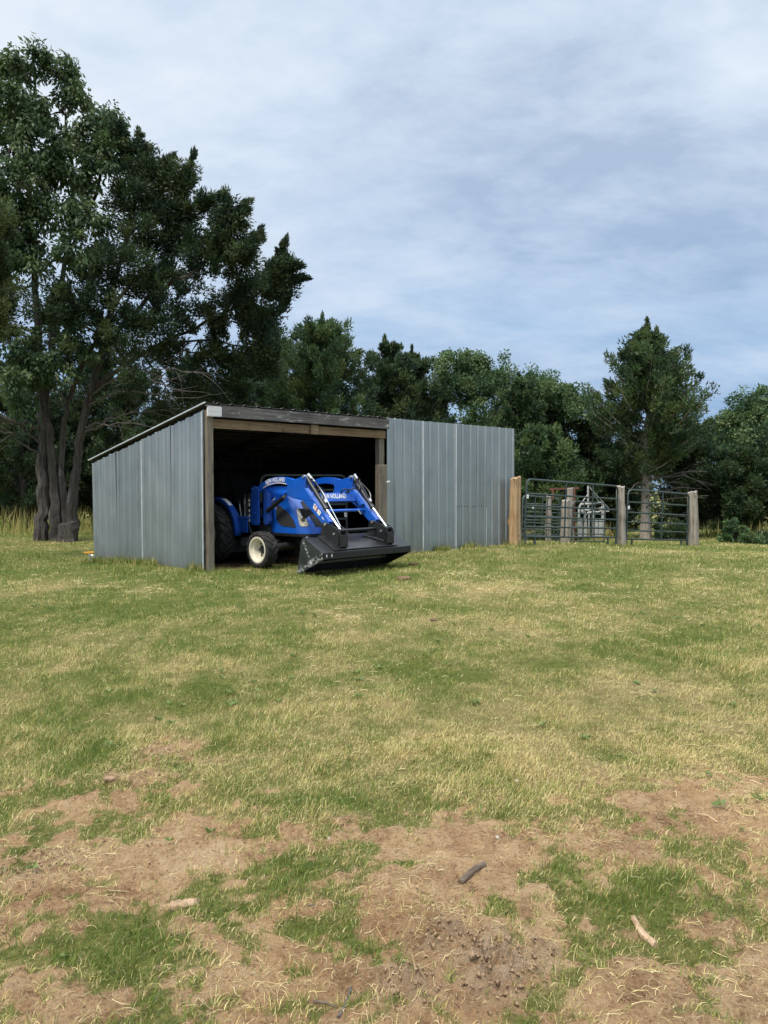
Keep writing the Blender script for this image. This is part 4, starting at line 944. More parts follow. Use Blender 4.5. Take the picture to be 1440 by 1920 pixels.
def hardwood(x, y, h, rad, seed, label, ncl=170, cnt=95, pal=HARD_C, leaf=(.125, .072), group='broadleaf trees behind the pen and shed', low=.12):
    r_ = np.random.default_rng(seed); z0 = float(ground_smooth(x, y)) - .05
    t = empty('broadleaf_tree', (x, y, z0)); tag(t, label, 'tree', group)
    tr = MB(); TP = wobble((0, 0, 0), (r_.normal(0, .03)*h, r_.normal(0, .03)*h, h*.8), 8, .08, r_); rb = .018*h + .03
    tr.tube(TP, [rb*(1.4 if i == 0 else 1)*(1 - .85*i/7) + .01 for i in range(8)], 9)
    ctr, axs, ln, rd = [], [], [], []
    lob = [(r_.uniform(0, 6.28), r_.uniform(.3, .95), r_.uniform(.42, .7)*rad, r_.uniform(.25, 1.0)) for _ in range(13)]
    lob.append((0, .86, .5*rad, 0))
    for az, f, lr_, out in lob:
        prof = math.sin(min(1, max(0.05, (f-low)/(1-low)))**.75*PI*.93)**.6
        c = np.array([math.cos(az)*rad*prof*out*.75, math.sin(az)*rad*prof*out*.75, f*h*.93])
        o = np.array([np.interp(min(c[2]*.65, h*.75), TP[:, 2], TP[:, j]) for j in range(3)])
        tr.tube(wobble(o, c, 5, .12, r_, .03), [.05, .04, .03, .018, .008], 6, False)
        for k in range(int(ncl*1.7)//12):
            u = unit(r_.normal(size=3)); u[2] = abs(u[2])*.9 - .15; p = c + u*lr_*r_.uniform(.3, 1.12)*np.array([1, 1, .9])
            if k % 3 == 0: tr.tube(wobble(c, p, 4, .12, r_), [.012, .01, .007, .004], 4, False)
            p[2] = min(max(p[2], .35), h*1.02); l = r_.uniform(.45, .95); ctr.append(p); axs.append(unit(u + r_.normal(0, .4, 3))); ln.append(l); rd.append(l*r_.uniform(.4, .6))
    tr.build('trunk', M['bark_d'], t, smooth=50)
    crown('crown', t, np.array(ctr), np.array(axs), np.array(ln), np.array(rd), int(cnt*1.15), pal, leaf[0], leaf[1], seed, .35, .5)
    return t
def tree_at(fn, px, topy, d, rad, seed, label, **kw):
    v = at(px, topy, d); z0 = float(ground_smooth(v.x, d)); return fn(v.x, d, v.z - z0 + .05, rad, seed, label, **kw)
tree_at(cedar, 1215, 606, 26.0, 2.45, 101, 'tall conical cedar with bare pale trunk behind the right gate', clear=.29, npl=520, cnt=40, bare=11, low_rad=.66, peak=.47, top_sharp=1.6, trunk_mat=M['log_old'])
tree_at(cedar, 600, 592, 26.0, 2.6, 102, 'broad bright green cedar directly behind the shed opening', npl=620, cnt=44, pal=CEDAR_C*1.15)
tree_at(cedar, 716, 634, 30.5, 1.95, 103, 'narrow dark spired cedar behind the shed, left of a twin', npl=360, pal=DARK_C*1.1)
tree_at(cedar, 770, 655, 30.0, 1.95, 104, 'narrow dark spired cedar above the right half of the shed', npl=360, pal=DARK_C*1.1)
tree_at(cedar, 505, 600, 29.5, 2.2, 105, 'dark cedar half hidden by the leaning cedar branches', npl=420, pal=DARK_C)
tree_at(hardwood, 885, 645, 32.0, 2.6, 106, 'rounded light green broadleaf tree above the right end of the shed', ncl=220, cnt=110)
tree_at(hardwood, 1030, 692, 31.0, 2.1, 107, 'light green broadleaf tree rising above the wide gate', ncl=210, cnt=105)
tree_at(cedar, 830, 722, 31.0, 1.7, 125, 'low dark cedar filling the dip beside the rounded broadleaf tree', npl=280, pal=DARK_C)
tree_at(cedar, 960, 705, 28.5, 1.6, 108, 'mid green cedar right beside the shed end', npl=380, pal=CEDAR_C)
tree_at(cedar, 1010, 800, 26.5, 1.5, 109, 'low cedar with yellow green sprays behind the wide gate', npl=330, pal=CEDAR_C*1.25)
tree_at(cedar, 1110, 775, 31.0, 1.5, 110, 'dark cedar filling the gap left of the tall conical cedar', npl=330, pal=DARK_C)
tree_at(cedar, 1300, 790, 29.0, 1.6, 111, 'dark cedar filling the gap right of the tall conical cedar', npl=330, pal=DARK_C)
tree_at(hardwood, 1425, 738, 30.0, 2.4, 112, 'light green broadleaf tree cut by the right edge of the photo', ncl=220, cnt=105)
tree_at(cedar, 1385, 850, 27.5, 1.6, 113, 'dark low cedar in front of the broadleaf tree at the right edge', npl=340, pal=DARK_C*1.1)
tree_at(cedar, 1150, 850, 30.0, 1.5, 114, 'low dark cedar behind the grey log post between the gates', npl=300, pal=DARK_C)
tree_at(cedar, 440, 700, 27.5, 1.7, 115, 'dark cedar behind the left end of the shed roof', npl=380, pal=DARK_C)
tree_at(cedar, 300, 790, 27.5, 1.8, 116, 'low dark cedar behind the sloping shed roof', npl=320, pal=DARK_C)
tree_at(cedar, 1500, 800, 27.0, 1.7, 117, 'dark cedar whose branches just enter at the right edge of the photo', npl=240, pal=DARK_C)
tree_at(cedar, 40, 660, 29.5, 2.2, 123, 'dark cedar crown behind the left broadleaf tree', npl=330, pal=DARK_C)
tree_at(cedar, 175, 655, 31.5, 2.0, 124, 'dark cedar top showing between the two big left trees', npl=300, pal=DARK_C)
tree_at(cedar, 255, 690, 31.0, 1.9, 120, 'taller dark cedar behind the dead branches above the shed roof', npl=300, pal=DARK_C)
tree_at(cedar, 355, 660, 31.5, 2.0, 121, 'dark cedar behind the middle of the leaning cedar', npl=320, pal=DARK_C)
tree_at(cedar, 120, 735, 32.0, 1.9, 122, 'dark cedar seen between the leaning trunks', npl=300, pal=DARK_C)
tree_at(cedar, 185, 800, 33.0, 1.9, 118, 'low dark cedar far behind the leaning trunks', npl=280, pal=DARK_C)
tree_at(cedar, 30, 800, 32.0, 2.2, 119, 'low dark cedar at the far left behind the dry grass', npl=300, pal=DARK_C)
# small bushes at the wood's edge
def bush(px, d, h, rad, seed, label, pal, nm='bush'):
    v = at(px, 960, d); r_ = np.random.default_rng(seed); t = empty(nm, (v.x, d, float(ground_smooth(v.x, d)) - .03)); tag(t, label, 'bush', 'bushes at the edge of the wood')
    n = 34; u = unit(r_.normal(size=(n, 3))); u[:, 2] = np.abs(u[:, 2]); c = u*np.array([rad, rad, h*.85])*r_.uniform(.45, 1, (n, 1)) + np.array([0, 0, .05])
    mb = MB()
    for k in range(0, n, 3): mb.tube(wobble((0, 0, 0), c[k], 4, .1, r_), [.014, .011, .008, .004], 5, False)
    mb.build('stem', M['bark_d'], t)
    l = r_.uniform(.25, .45, n)*max(.7, rad); crown('foliage', t, c, unit(u + r_.normal(0, .3, u.shape)), l, l*.5, 110, pal, .10, .05, seed, .1, .5)
bush(1375, 24.0, .85, .5, 201, 'small bright green round bush near the right edge of the photo', HARD_C*1.15)
bush(1425, 23.5, .35, .6, 202, 'low straggly bush in the bottom right corner of the wood edge', HARD_C*.9)
bush(20, 30.0, 1.5, 1.3, 203, 'broad low bush at the far left edge behind dry grass', HARD_C*.6)
bush(235, 28.0, 1.6, 1.1, 204, 'leafy bush behind the back corner of the shed', HARD_C*.8)
bush(1270, 25.5, .9, .8, 205, 'low dark bush behind the narrow gate', DARK_C*1.2)
bush(1050, 25.0, 1.0, .9, 206, 'low leafy bush behind the red steel bar', HARD_C*.8)

# the big clump of leaning trunks at the left: a broadleaf tree and a cedar side by side
BX, BD = -9.6, 22.4; BZ = float(ground_smooth(BX, BD))
def big_tree(name, label, cat, stems, limbs, masses, dead, seed, pal, leaf, bark, hang, cntk, plume, fingers=(), tri=False):
    r_ = np.random.default_rng(seed); t = empty(name, (BX, BD, BZ)); tag(t, label, cat, 'big trees at the left of the shed'); o = np.array([BX, BD, BZ])
    W = lambda px, py, dd=0.0: np.array(at(px, py, BD + dd)) - o
    tr = MB(); pts_all = []
    for st in stems:
        P = [W(*q[:2], q[3] if len(q) > 3 else 0) for q in st]; Rr = [q[2] for q in st]; Q, RQ = [], []
        for i in range(len(P)-1):
            for k in range(4):
                s_ = k/4; Q.append(P[i]*(1-s_) + P[i+1]*s_ + r_.normal(0, .025, 3)*(1 if i+k else 0)); RQ.append((Rr[i]*(1-s_) + Rr[i+1]*s_)*r_.uniform(.93, 1.08))
        Q.append(P[-1]); RQ.append(Rr[-1]); tr.tube(Q, [q*.72 for q in RQ], 18, flute=.16); pts_all += Q
    PA = np.array(pts_all)
    for lb in limbs:
        P = [W(*q[:2], q[3] if len(q) > 3 else 0) for q in lb]; Q, RQ = [], []
        for i in range(len(P)-1):
            for k in range(4): s_ = k/4; Q.append(P[i]*(1-s_) + P[i+1]*s_ + r_.normal(0, .05, 3)*(1 if i+k else 0)); RQ.append(lb[i][2]*(1-s_) + lb[i+1][2]*s_)
        Q.append(P[-1]); RQ.append(lb[-1][2]); tr.tube(Q, RQ, 7, False); pts_all += Q
    PA = np.array(pts_all); ctr, axs, ln, rd = [], [], [], []
    k_px = BD/F_PX
    for (px, py, rx, ry, dd, dens) in masses:
        c = W(px, py, dd); rx_, ry_ = rx*k_px, ry*k_px; n = max(7, int(dens*52*(rx_*ry_)**.8)); rz_ = max(rx_, ry_)*.9
        near = PA[np.argmin(((PA-c)**2).sum(1))]
        tr.tube(wobble(near, c, 6, .10, r_, .02), [.035, .03, .025, .02, .014, .008], 6, False)
        for k in range(n):
            u = unit(r_.normal(size=3))*r_.uniform(.25, 1.0)**.6; p = c + u*np.array([rx_, rz_, ry_])
            if k % 4 == 0: tr.tube(wobble(c, p, 4, .12, r_), [.014, .011, .008, .004], 4, False)
            a = unit(unit(u)*np.array([1, 1, .6]) + np.array([0, 0, plume]) + r_.normal(0, .35, 3)); l = r_.uniform(.45, .95)
            ctr.append(p); axs.append(a); ln.append(l); rd.append(l*r_.uniform(.28, .48))
    for fg in fingers:                                   # long pointed plumes that break the outline
        P = [W(q[0], q[1], q[2]) for q in fg]; n = 3*(len(P)-1) + 1
        for k in range(n):
            u_ = k/(n-1)*(len(P)-1); i = min(int(u_), len(P)-2); p = P[i] + (P[i+1]-P[i])*(u_-i); a = unit(P[i+1]-P[i] + r_.normal(0, .12, 3))
            taper = 1 - .72*k/(n-1)
            ctr.append(p + r_.normal(0, .05, 3)); axs.append(a); ln.append(.55); rd.append(.30*taper + .03)
            sd_ = unit(a + r_.normal(0, .8, 3)); ctr.append(p + sd_*.28*taper); axs.append(sd_); ln.append(.42*taper + .1); rd.append(.13*taper + .03)
        tr.tube(P, [.02 - .015*i/(len(P)-1) for i in range(len(P))], 5, False)
    tr.build('trunk', bark, t, smooth=50)
    crown('crown', t, np.array(ctr), np.array(axs), np.array(ln), np.array(rd), cntk, pal, leaf[0], leaf[1], seed, hang, .7, tri=tri)
    for db in dead:
        P = np.array([W(*q[:2], q[3] if len(q) > 3 else 0) for q in db]); tb = MB(); Q = []
        for i in range(len(P)-1):
            for k in range(4): Q.append(P[i]*(1-k/4) + P[i+1]*k/4 + r_.normal(0, .03, 3)*(1 if i+k else 0))
        Q.append(P[-1]); n = len(Q); tb.tube(Q, [.028*(1-i/n)+.006 for i in range(n)], 6, False)
        for j in range(12):
            i = int(r_.integers(n//3, n)); d_ = unit(Q[min(i+1, n-1)] - Q[i-1]); e = Q[i] + unit(d_ + r_.normal(0, .55, 3))*r_.uniform(.3, 1.3)
            tb.tube(wobble(Q[i], e, 5, .14, r_, .03), [.009, .008, .006, .005, .003], 4, False)
        tb.build('dead_branch', M['twig'], t)
    return t
big_tree('broadleaf_tree', 'tall broadleaf tree with drooping pale leaves at the left edge of the photo', 'tree',
    [[(78,1012,.30),(82,960,.24),(80,880,.19),(82,800,.17),(76,740,.15),(72,620,.13,-.3),(62,450,.10,-.5),(52,300,.06,-.5)],
     [(106,1014,.28),(106,960,.22),(100,880,.17),(94,810,.15),(84,760,.13,.2),(100,640,.12,.5),(125,480,.09,.6),(140,330,.06,.4)]],
    [[(62,450,.07,-.5),(20,330,.05,-.8),(35,180,.03,-.8)],[(125,480,.07,.6),(190,360,.05,.2),(200,250,.03,0)],[(140,330,.05,.4),(120,220,.04,.2),(130,150,.02,.1)],[(80,800,.08),(30,790,.06,-.6),(-30,760,.04,-1)]],
    [(35,125,40,36,-.5,.9),(75,105,14,14,-.5,.6),(128,150,34,36,.1,.9),(140,185,36,26,.1,.8),(25,200,60,42,-.6,1),(90,215,36,26,-.2,.8),(60,275,70,46,-.5,1),(150,255,36,34,.1,.9),(196,235,40,34,0,.9),(205,290,44,40,-.1,1),(130,320,64,42,-.2,.9),
     (40,350,64,50,-.8,1),(100,400,70,40,-.4,.8),(20,430,50,50,-.9,.9),(170,420,46,34,-.4,.6),(60,500,60,40,-.6,.6),(150,480,60,34,-1.0,.7),(20,640,50,50,-1,.55),(70,690,36,40,-.8,.5),(120,600,60,40,.8,.5),(-30,560,60,80,-.5,.7),(40,760,30,26,-1.2,.4),(30,700,50,36,-1.2,.7),(110,690,44,26,-1.0,.45),(150,640,50,34,-.9,.5)],
    [[(72,828),(40,800,0,-.4),(-10,775,0,-.8)],[(75,850),(50,835,0,-.5),(20,810,0,-1),(-20,805,0,-1.2)]], 301, HARD_C*.78, (.16, .072), M['bark'], .9, 70, -.1)
big_tree('cedar_tree', 'large leaning cedar with layered dark branches reaching over the shed roof', 'tree',
    [[(132,1010,.26),(136,950,.22),(142,890,.18),(150,830,.16),(158,780,.145),(172,730,.13),(190,660,.12,.2),(205,580,.10,.3),(235,450,.08,.2),(262,350,.05,.1),(272,285,.02,0)],
     [(124,990,.13),(116,880,.11),(118,800,.10),(130,745,.09),(152,690,.08,-.3),(200,600,.06,-.6),(250,520,.04,-.8)]],
    [[(190,660,.08),(280,560,.06,-.5),(380,500,.045,-.8),(430,420,.025,-.8)],[(172,730,.07),(300,640,.055,.6),(420,590,.04,.8),(530,520,.02,.8)],[(205,580,.06,.3),(300,460,.045,.4),(345,340,.02,.4)],
     [(300,640,.04,.6),(400,640,.03,.7),(470,650,.02,.8)],[(235,450,.05),(310,390,.03,-.3),(345,320,.015,-.3)]],
    [(268,290,15,26,0,1),(285,330,34,34,0,1),(250,370,50,40,-.2,1),(318,330,26,30,-.1,.9),(352,312,11,30,-.3,.7),(345,345,16,16,-.3,.6),(330,390,44,36,0,1),(275,430,60,40,-.3,1),(385,375,24,12,-.6,.6),(345,450,54,34,0,.9),
     (420,390,16,22,-.8,.9),(425,430,34,30,-.8,1),(450,470,34,28,-.8,1),(400,490,50,34,-.6,1),(470,540,40,28,0,.8),(515,505,24,22,.8,.9),(545,490,20,18,.8,.8),(520,535,34,24,.8,.9),(480,590,46,30,.7,1),(440,560,40,30,.5,.7),
     (490,630,46,30,.8,.9),(450,680,50,34,.8,.8),(500,665,30,26,.8,.8),(230,500,80,44,-.6,.9),(310,530,70,40,-.3,.9),(380,590,60,36,.3,.7),(300,600,70,36,-.5,.75),(210,590,60,40,-.8,.6),(360,660,70,36,.4,.7),(270,670,70,34,.3,.45),(200,670,50,34,1.0,.35),
     (390,730,60,30,.9,.8),(110,660,60,34,1.2,.5),(230,725,60,26,1.4,.45),(340,770,60,22,1.6,.6),(440,740,50,26,1.4,.8),(160,720,50,26,1.8,.4),(60,740,50,30,1.6,.45),(310,720,50,24,.9,.4),(150,560,60,40,-1.0,.7),(210,640,60,30,-1.1,.5),(250,700,50,22,-1.2,.35),(90,570,60,34,-1.2,.6)],
    [[(158,800),(190,792,0,-.2),(240,775,0,-.4),(300,768,0,-.6)],[(156,812),(185,800,0,-.5),(230,790,0,-.9),(300,800,0,-1.3)],[(166,760),(215,735,0,-.4),(290,738,0,-.8),(350,745,0,-1)],[(170,740),(230,700,0,-.6),(310,690,0,-1),(380,700,0,-1.2)],[(128,760),(105,720,0,-.5),(80,690,0,-.9)],[(200,650),(240,690,0,-1),(330,730,0,-1.4)]],
    302, DARK_C*.88, (.125, .052), M['bark'], 0, 150, .7, tri=True, fingers=[
     [(395,470,-.7),(415,410,-.8),(428,366,-.8)],[(430,440,-.8),(452,400,-.8),(462,385,-.8)],[(490,545,.8),(530,510,.8),(566,498,.8)],[(500,530,.8),(525,490,.8),(534,458,.8)],[(500,560,.8),(545,525,.8),(570,522,.8)],
     [(330,400,-.2),(350,350,-.3),(362,296,-.3)],[(285,350,0),(272,300,0),(264,254,0)],[(300,360,0),(312,310,-.1),(322,296,-.1)],[(330,410,-.3),(375,385,-.6),(408,366,-.7)],[(440,490,-.8),(478,455,-.7),(486,440,-.7)],[(470,600,.7),(520,585,.8),(540,560,.8)],
     [(250,340,-.2),(236,280,-.2),(228,232,-.2)],[(420,600,.5),(400,640,.5),(420,680,.6)],[(480,690,.8),(510,700,.8),(520,660,.8)]])
# grey burl and rough stump at the foot of the clump
log_post(at(128, 1000, BD-.35).x, BD-.35, .20, .55, M['bark'], 'short rough stump with grey burl against the leaning trunks', 9, name='tree_stump', flare=1.5)['category'] = 'stump'
# dense cedar branch hanging in from the left edge
lt = cedar(at(-60, 960, 15.5).x, 15.5, 8.2, 1.35, 305, 'dark brownish cedar crown cut by the left edge of the photo', clear=.55, npl=340, cnt=46, pal=CEDAR_C*np.array([1.05, .9, .8]), group='big trees at the left of the shed')

# far wood closing the view behind the single trees
def far_wood():
    r_ = np.random.default_rng(401); n = 1500
    ang = r_.uniform(-1.05, 1.05, n); d = r_.uniform(36, 47, n); x = np.tan(ang*.75)*d; hh = 3.6 + 1.6*fbm(x*.35, d*.2, 91, 3)
    z = hh*r_.uniform(.02, 1, n)**.8
    ctr = np.stack([x, d, z + ground_smooth(x, d)], 1); axs = unit(r_.normal(0, .5, (n, 3)) + np.array([0, 0, .8])); l = r_.uniform(.9, 1.7, n)
    o = crown('far_wood', None, ctr, axs, l, l*.55, 36, np.concatenate([DARK_C, HARD_C*.8]), .32, .16, 402, .1, .6)
    tag(o, 'dark mass of the far wood behind the single trees', 'wood', kind='stuff')
far_wood()

# ------------------------------------------------------------------ grass, straw, clods, litter
def shed_mask(x, y):
    sd = (x-AX)*DX + (y-AY)*DY; sn = (x-AX)*NX + (y-AY)*NY
    return (sd > -.03) & (sd < W_ALL+.03) & (sn > (-.02 if True else 0)) & (sn < DEPTH+.05), sd, sn
def blades(x, y, h, w, lean, az, col, name, label, seg=2, curl=1.0, base=0.0, z_extra=None):
    """curved blades: seg=2 gives quad + tip, seg=1 a single triangle"""
    N = len(x); z = ground_z(x, y) - .004 + base
    d = np.stack([np.cos(az), np.sin(az), np.zeros(N)], 1); s = np.stack([-np.sin(az + .6), np.cos(az + .6), np.zeros(N)], 1)
    p0 = np.stack([x, y, z], 1); up = np.array([0, 0, 1.])
    l1 = lean*.45*curl; l2 = lean
    pm = p0 + (d*np.sin(l1)[:, None] + up*np.cos(l1)[:, None])*(h*.55)[:, None]
    pt = pm + (d*np.sin(l2)[:, None] + up*np.cos(l2)[:, None])*(h*.55)[:, None]
    W = w[:, None]
    if seg == 2:
        V = np.stack([p0 - s*W*.5, p0 + s*W*.5, pm + s*W*.42, pm - s*W*.42, pt], 1).reshape(-1, 3); i = np.arange(N)*5
        q = np.stack([i, i+1, i+2, i+3], 1); t = np.stack([i+3, i+2, i+4], 1); cc = np.repeat(col, 5, 0)
    else:
        V = np.stack([p0 - s*W*.5, p0 + s*W*.5, pt], 1).reshape(-1, 3); i = np.arange(N)*3; q = None; t = np.stack([i, i+1, i+2], 1); cc = np.repeat(col, 3, 0)
    return tag(np_mesh(name, V, quads=q, tris=t, mat=M['grass'], col=cc), label, 'grass', kind='stuff')
G1, G2, G3 = np.array([.100,.180,.036]), np.array([.185,.270,.050]), np.array([.33,.36,.075])
S1, S2, S3 = np.array([.42,.33,.12]), np.array([.64,.52,.215]), np.array([.78,.67,.36])
def grass_cols(dry, r_):
    N = len(dry); isdry = r_.uniform(0, 1, N) < dry*1.02; t = r_.uniform(0, 1, (N, 1)); k = r_.uniform(0, 1, (N, 1))
    g = np.where(t < .5, G1 + (G2-G1)*t*2, G2 + (G3-G2)*(t*2-1)); d = np.where(k < .6, S1 + (S2-S1)*k/.6, S2 + (S3-S2)*(k-.6)/.4)
    g = g*(1 - .25*(1-dry[:, None])) + np.array([.03, .02, 0])*dry[:, None]
    return np.where(isdry[:, None], d, g)*r_.uniform(.8, 1.2, (N, 1)), isdry
def field(y0, y1, n0, name, label, hw, wid, seg, seed, tri_w=None, thin=1.0):
    r_ = np.random.default_rng(seed)
    N = int(n0); u = r_.uniform(0, 1, N)
    y = y0*(y1/y0)**u if y0 > 3 else np.sqrt(y0*y0 + (y1*y1-y0*y0)*u)
    x = r_.uniform(-1, 1, N)*(y*.56 + .55)
    m, sd, sn = shed_mask(x, y)
    bare, dry, g, ins = cover(x, y)
    tuft = fbm(x*11, y*11, 131, 2)
    keep = (~m) & (r_.uniform(0, 1, N) < np.clip(1.04 - .36*(1 - sstep(3.0, 4.8, y)) - bare*.95 + (tuft-.5)*.9*np.clip(bare*3, 0, 1), .0, 1))
    x, y, bare, dry, g, tuft, sd, sn = [q[keep] for q in (x, y, bare, dry, g, tuft, sd, sn)]; N = len(x)
    col, isd = grass_cols(np.clip(dry + .15*bare, 0, 1), r_)
    tall = np.clip(.5 + 1.6*(fbm(x*2.6, y*2.6, 141, 3) - .5), .1, 1.2)
    h = hw[0] + (hw[1]-hw[0])*r_.uniform(0, 1, N)**1.6; h = h*(.5 + 1.0*tall)*(1 + .2*g)*np.where(isd, .95, 1)
    h = h*np.where((np.abs(sd) < .12) | ((np.abs(sn) < .15) & (sd > W_OPEN)), 1.7, 1.0)
    w = wid*r_.uniform(.6, 1.3, N)*np.maximum(1, y/5.0)
    lean = np.abs(r_.normal(.85, .42, N)) + np.where(isd, .40, 0); lean = np.clip(lean, .05, 1.75)
    return blades(x, y, h, w, lean, r_.uniform(0, 2*PI, N), col, name, label, seg)
field(1.25, 4.6, 260000, 'grass', 'short green and straw coloured grass growing through the bare soil', (.014, .046), .0026, 2, 501)
field(4.6, 10.5, 300000, 'grass', 'mown pasture grass, half dry, in front of the shed', (.020, .052), .0034, 1, 502)
field(10.5, 34, 150000, 'grass', 'far pasture grass round the shed, trees and pen', (.025, .070), .0040, 1, 503)
# dry stems lying on the ground
def straw(N, y0, y1, seed, lmin, lmax, wid, name, label, need_bare=True):
    r_ = np.random.default_rng(seed); y = np.sqrt(y0*y0 + (y1*y1-y0*y0)*r_.uniform(0, 1, N)); x = r_.uniform(-1, 1, N)*(y*.56 + .5)
    cl = fbm(x*2.2, y*2.2, 151, 3); b, dr, g, ins = cover(x, y); m, _, _ = shed_mask(x, y)
    p = np.clip((cl-.42)*4, .05, 1)*(np.clip(b*1.3, .12, 1) if need_bare else np.clip(dr*1.2, .1, 1)); k = (r_.uniform(0, 1, N) < p) & ~m; x, y = x[k], y[k]; N = len(x)
    az = r_.uniform(0, 2*PI, N); L = r_.uniform(lmin, lmax, N)*r_.uniform(.5, 1, N); n = 5; pts = []; cur = np.stack([x, y], 1); bend = r_.normal(0, .13, N)
    for i in range(n):
        pts.append(cur.copy()); cur = cur + np.stack([np.cos(az), np.sin(az)], 1)*(L/(n-1))[:, None]; az = az + bend + r_.normal(0, .28, N)
    hgt = r_.uniform(.001, .012, N)*r_.uniform(.3, 1, N); V = []
    W = wid*r_.uniform(.6, 1.4, N)*np.maximum(1, y/4.5)
    for i in range(n):
        t = i/(n-1); z = ground_z(pts[i][:, 0], pts[i][:, 1]) + .004 + hgt*math.sin(PI*min(1, t*1.1))
        j = min(i, n-2); dd = unit(pts[j+1]-pts[j]); s = np.stack([-dd[:, 1], dd[:, 0]], 1)*(W*(1 - .55*t)*.5)[:, None]
        V += [np.column_stack([pts[i] - s, z]), np.column_stack([pts[i] + s, z + W*.5])]
    V = np.stack(V, 1).reshape(-1, 3); b0 = np.arange(N)*(2*n)
    Q = np.concatenate([np.stack([b0+2*i, b0+2*i+1, b0+2*i+3, b0+2*i+2], 1) for i in range(n-1)])
    c = (S2 + (S3*1.05-S2)*r_.uniform(0, 1, (N, 1)))*r_.uniform(.75, 1.15, (N, 1))
    return tag(np_mesh(name, V, quads=Q, mat=M['grass'], col=np.repeat(c, 2*n, 0)), label, 'straw', kind='stuff')
straw(26000, 1.25, 4.8, 511, .02, .085, .0014, 'straw', 'dry curled grass stems strewn over the bare soil')
straw(18000, 3.5, 12, 512, .03, .11, .0022, 'straw', 'dry pale stems lying in the mown pasture', False)
# matted dead thatch pressed flat on the soil
def thatch():
    r_ = np.random.default_rng(515); N = 90000; y = np.sqrt(1.56 + (30-1.56)*r_.uniform(0, 1, N)); x = r_.uniform(-1, 1, N)*(y*.56 + .5); b, dr, g, ins = cover(x, y)
    cl = fbm(x*3.1, y*3.1, 181, 3); left = .12*np.clip(-x, 0, 1); k = (r_.uniform(0, 1, N) < np.clip((cl + left - .40)*4.5, .04, 1)*np.clip(.35 + b, 0, 1)) & ~shed_mask(x, y)[0]; x, y = x[k], y[k]; N = len(x)
    t = r_.uniform(0, 1, (N, 1)); c = (np.array([.20, .135, .075])*(1-t) + np.array([.60, .47, .27])*t)*r_.uniform(.8, 1.15, (N, 1))
    blades(x, y, r_.uniform(.012, .05, N), r_.uniform(.0012, .003, N), np.clip(r_.normal(1.5, .12, N), 1.2, 1.75), r_.uniform(0, 6.28, N), c, 'thatch', 'matted dead grass pressed onto the bare soil', 1, curl=2.1, base=.004)
thatch()
# tall dry grass along the wood's edge
def tall_grass():
    r_ = np.random.default_rng(521); N = 9000; y = r_.uniform(25.5, 31, N); x = r_.uniform(-24, 24, N); k = (fbm(x*.5, y*.5, 161, 3) + np.where(x < -6, .12, -.13)) > .5; x, y = x[k], y[k]; N = len(x)
    h = r_.uniform(.25, .95, N)*np.where(x < -5, 1, .75); c = (S1*.9 + (S2-S1)*r_.uniform(0, 1, (N, 1)))*np.array([.9, .95, .9])
    c = np.where(r_.uniform(0, 1, (N, 1)) < .3, G2*.8, c)
    blades(x, y, h, r_.uniform(.015, .03, N), np.abs(r_.normal(.35, .25, N)), r_.uniform(0, 6.28, N), c, 'tall_grass', 'tall dry grass along the edge of the wood', 2)
tall_grass()
# longer tufts left standing where the mower cannot reach: along the walls and round posts
def edge_tufts():
    r_ = np.random.default_rng(523); X, Y = [], []
    def along(a, b, n, side):
        t = r_.uniform(0, 1, n); k = fbm(t*9 + a[0]*3, t*0 + side, 191, 2) > .45; t = t[k]; off = np.abs(r_.normal(0, .05, len(t))) + .05
        lx = a[0] + (b[0]-a[0])*t; ly = a[1] + (b[1]-a[1])*t; lx, ly = (lx - off, ly) if side else (lx, ly - off)
        X.append(AX + DX*lx + NX*ly); Y.append(AY + DY*lx + NY*ly)
    along((0, 0), (0, DEPTH), 2200, 1); along((W_OPEN, 0), (W_ALL, 0), 2000, 0)
    for (px, py, rr) in ((2.90, 16.92, .2), (6.02, 19.35, .2), (8.62, 21.25, .22), (BX, BD-.2, .7), (-5.5, 14.22, .12)):
        n = 170; a = r_.uniform(0, 6.28, n); q = rr*r_.uniform(.75, 1.3, n); X.append(px + q*np.cos(a)); Y.append(py + q*np.sin(a))
    x = np.concatenate(X); y = np.concatenate(Y); N = len(x); c, _ = grass_cols(np.full(N, .3), r_)
    blades(x, y, r_.uniform(.05, .20, N)*r_.uniform(.5, 1, N), r_.uniform(.006, .012, N), np.abs(r_.normal(.4, .3, N)), r_.uniform(0, 6.28, N), c, 'edge_grass', 'longer grass tufts along the shed walls and round the posts', 2)
edge_tufts()
# flat rosette weeds among the grass
def weeds():
    r_ = np.random.default_rng(525); N = 260; y = np.sqrt(1.7 + 70*r_.uniform(0, 1, N)); x = r_.uniform(-1, 1, N)*(y*.54 + .4); k = ~shed_mask(x, y)[0] & (fbm(x*1.1, y*1.1, 171, 2) > .46); x, y = x[k], y[k]; N = len(x)
    nl = 8; az = (r_.uniform(0, 6.28, (N, 1)) + np.arange(nl)*6.283/nl + r_.normal(0, .2, (N, nl))).ravel(); L = (r_.uniform(.02, .055, (N, 1))*r_.uniform(.6, 1.1, (N, nl))).ravel()
    up = r_.uniform(.15, .8, N*nl); D = unit(np.stack([np.cos(az), np.sin(az), up], 1)); X = np.repeat(x, nl); Y = np.repeat(y, nl)
    C = np.stack([X, Y, ground_z(X, Y) + .012], 1) + D*(L*.5)[:, None]; V, Q = sprays(C, D, L, L*.42, .1, r_)
    c = (np.array([.13, .185, .055]) + r_.uniform(0, 1, (N*nl, 1))*np.array([.06, .07, .02])); tag(np_mesh('weeds', V, quads=Q, mat=M['grass'], col=np.repeat(c, 4, 0)), 'small flat leaved weeds among the grass', 'weeds', kind='stuff')
weeds()
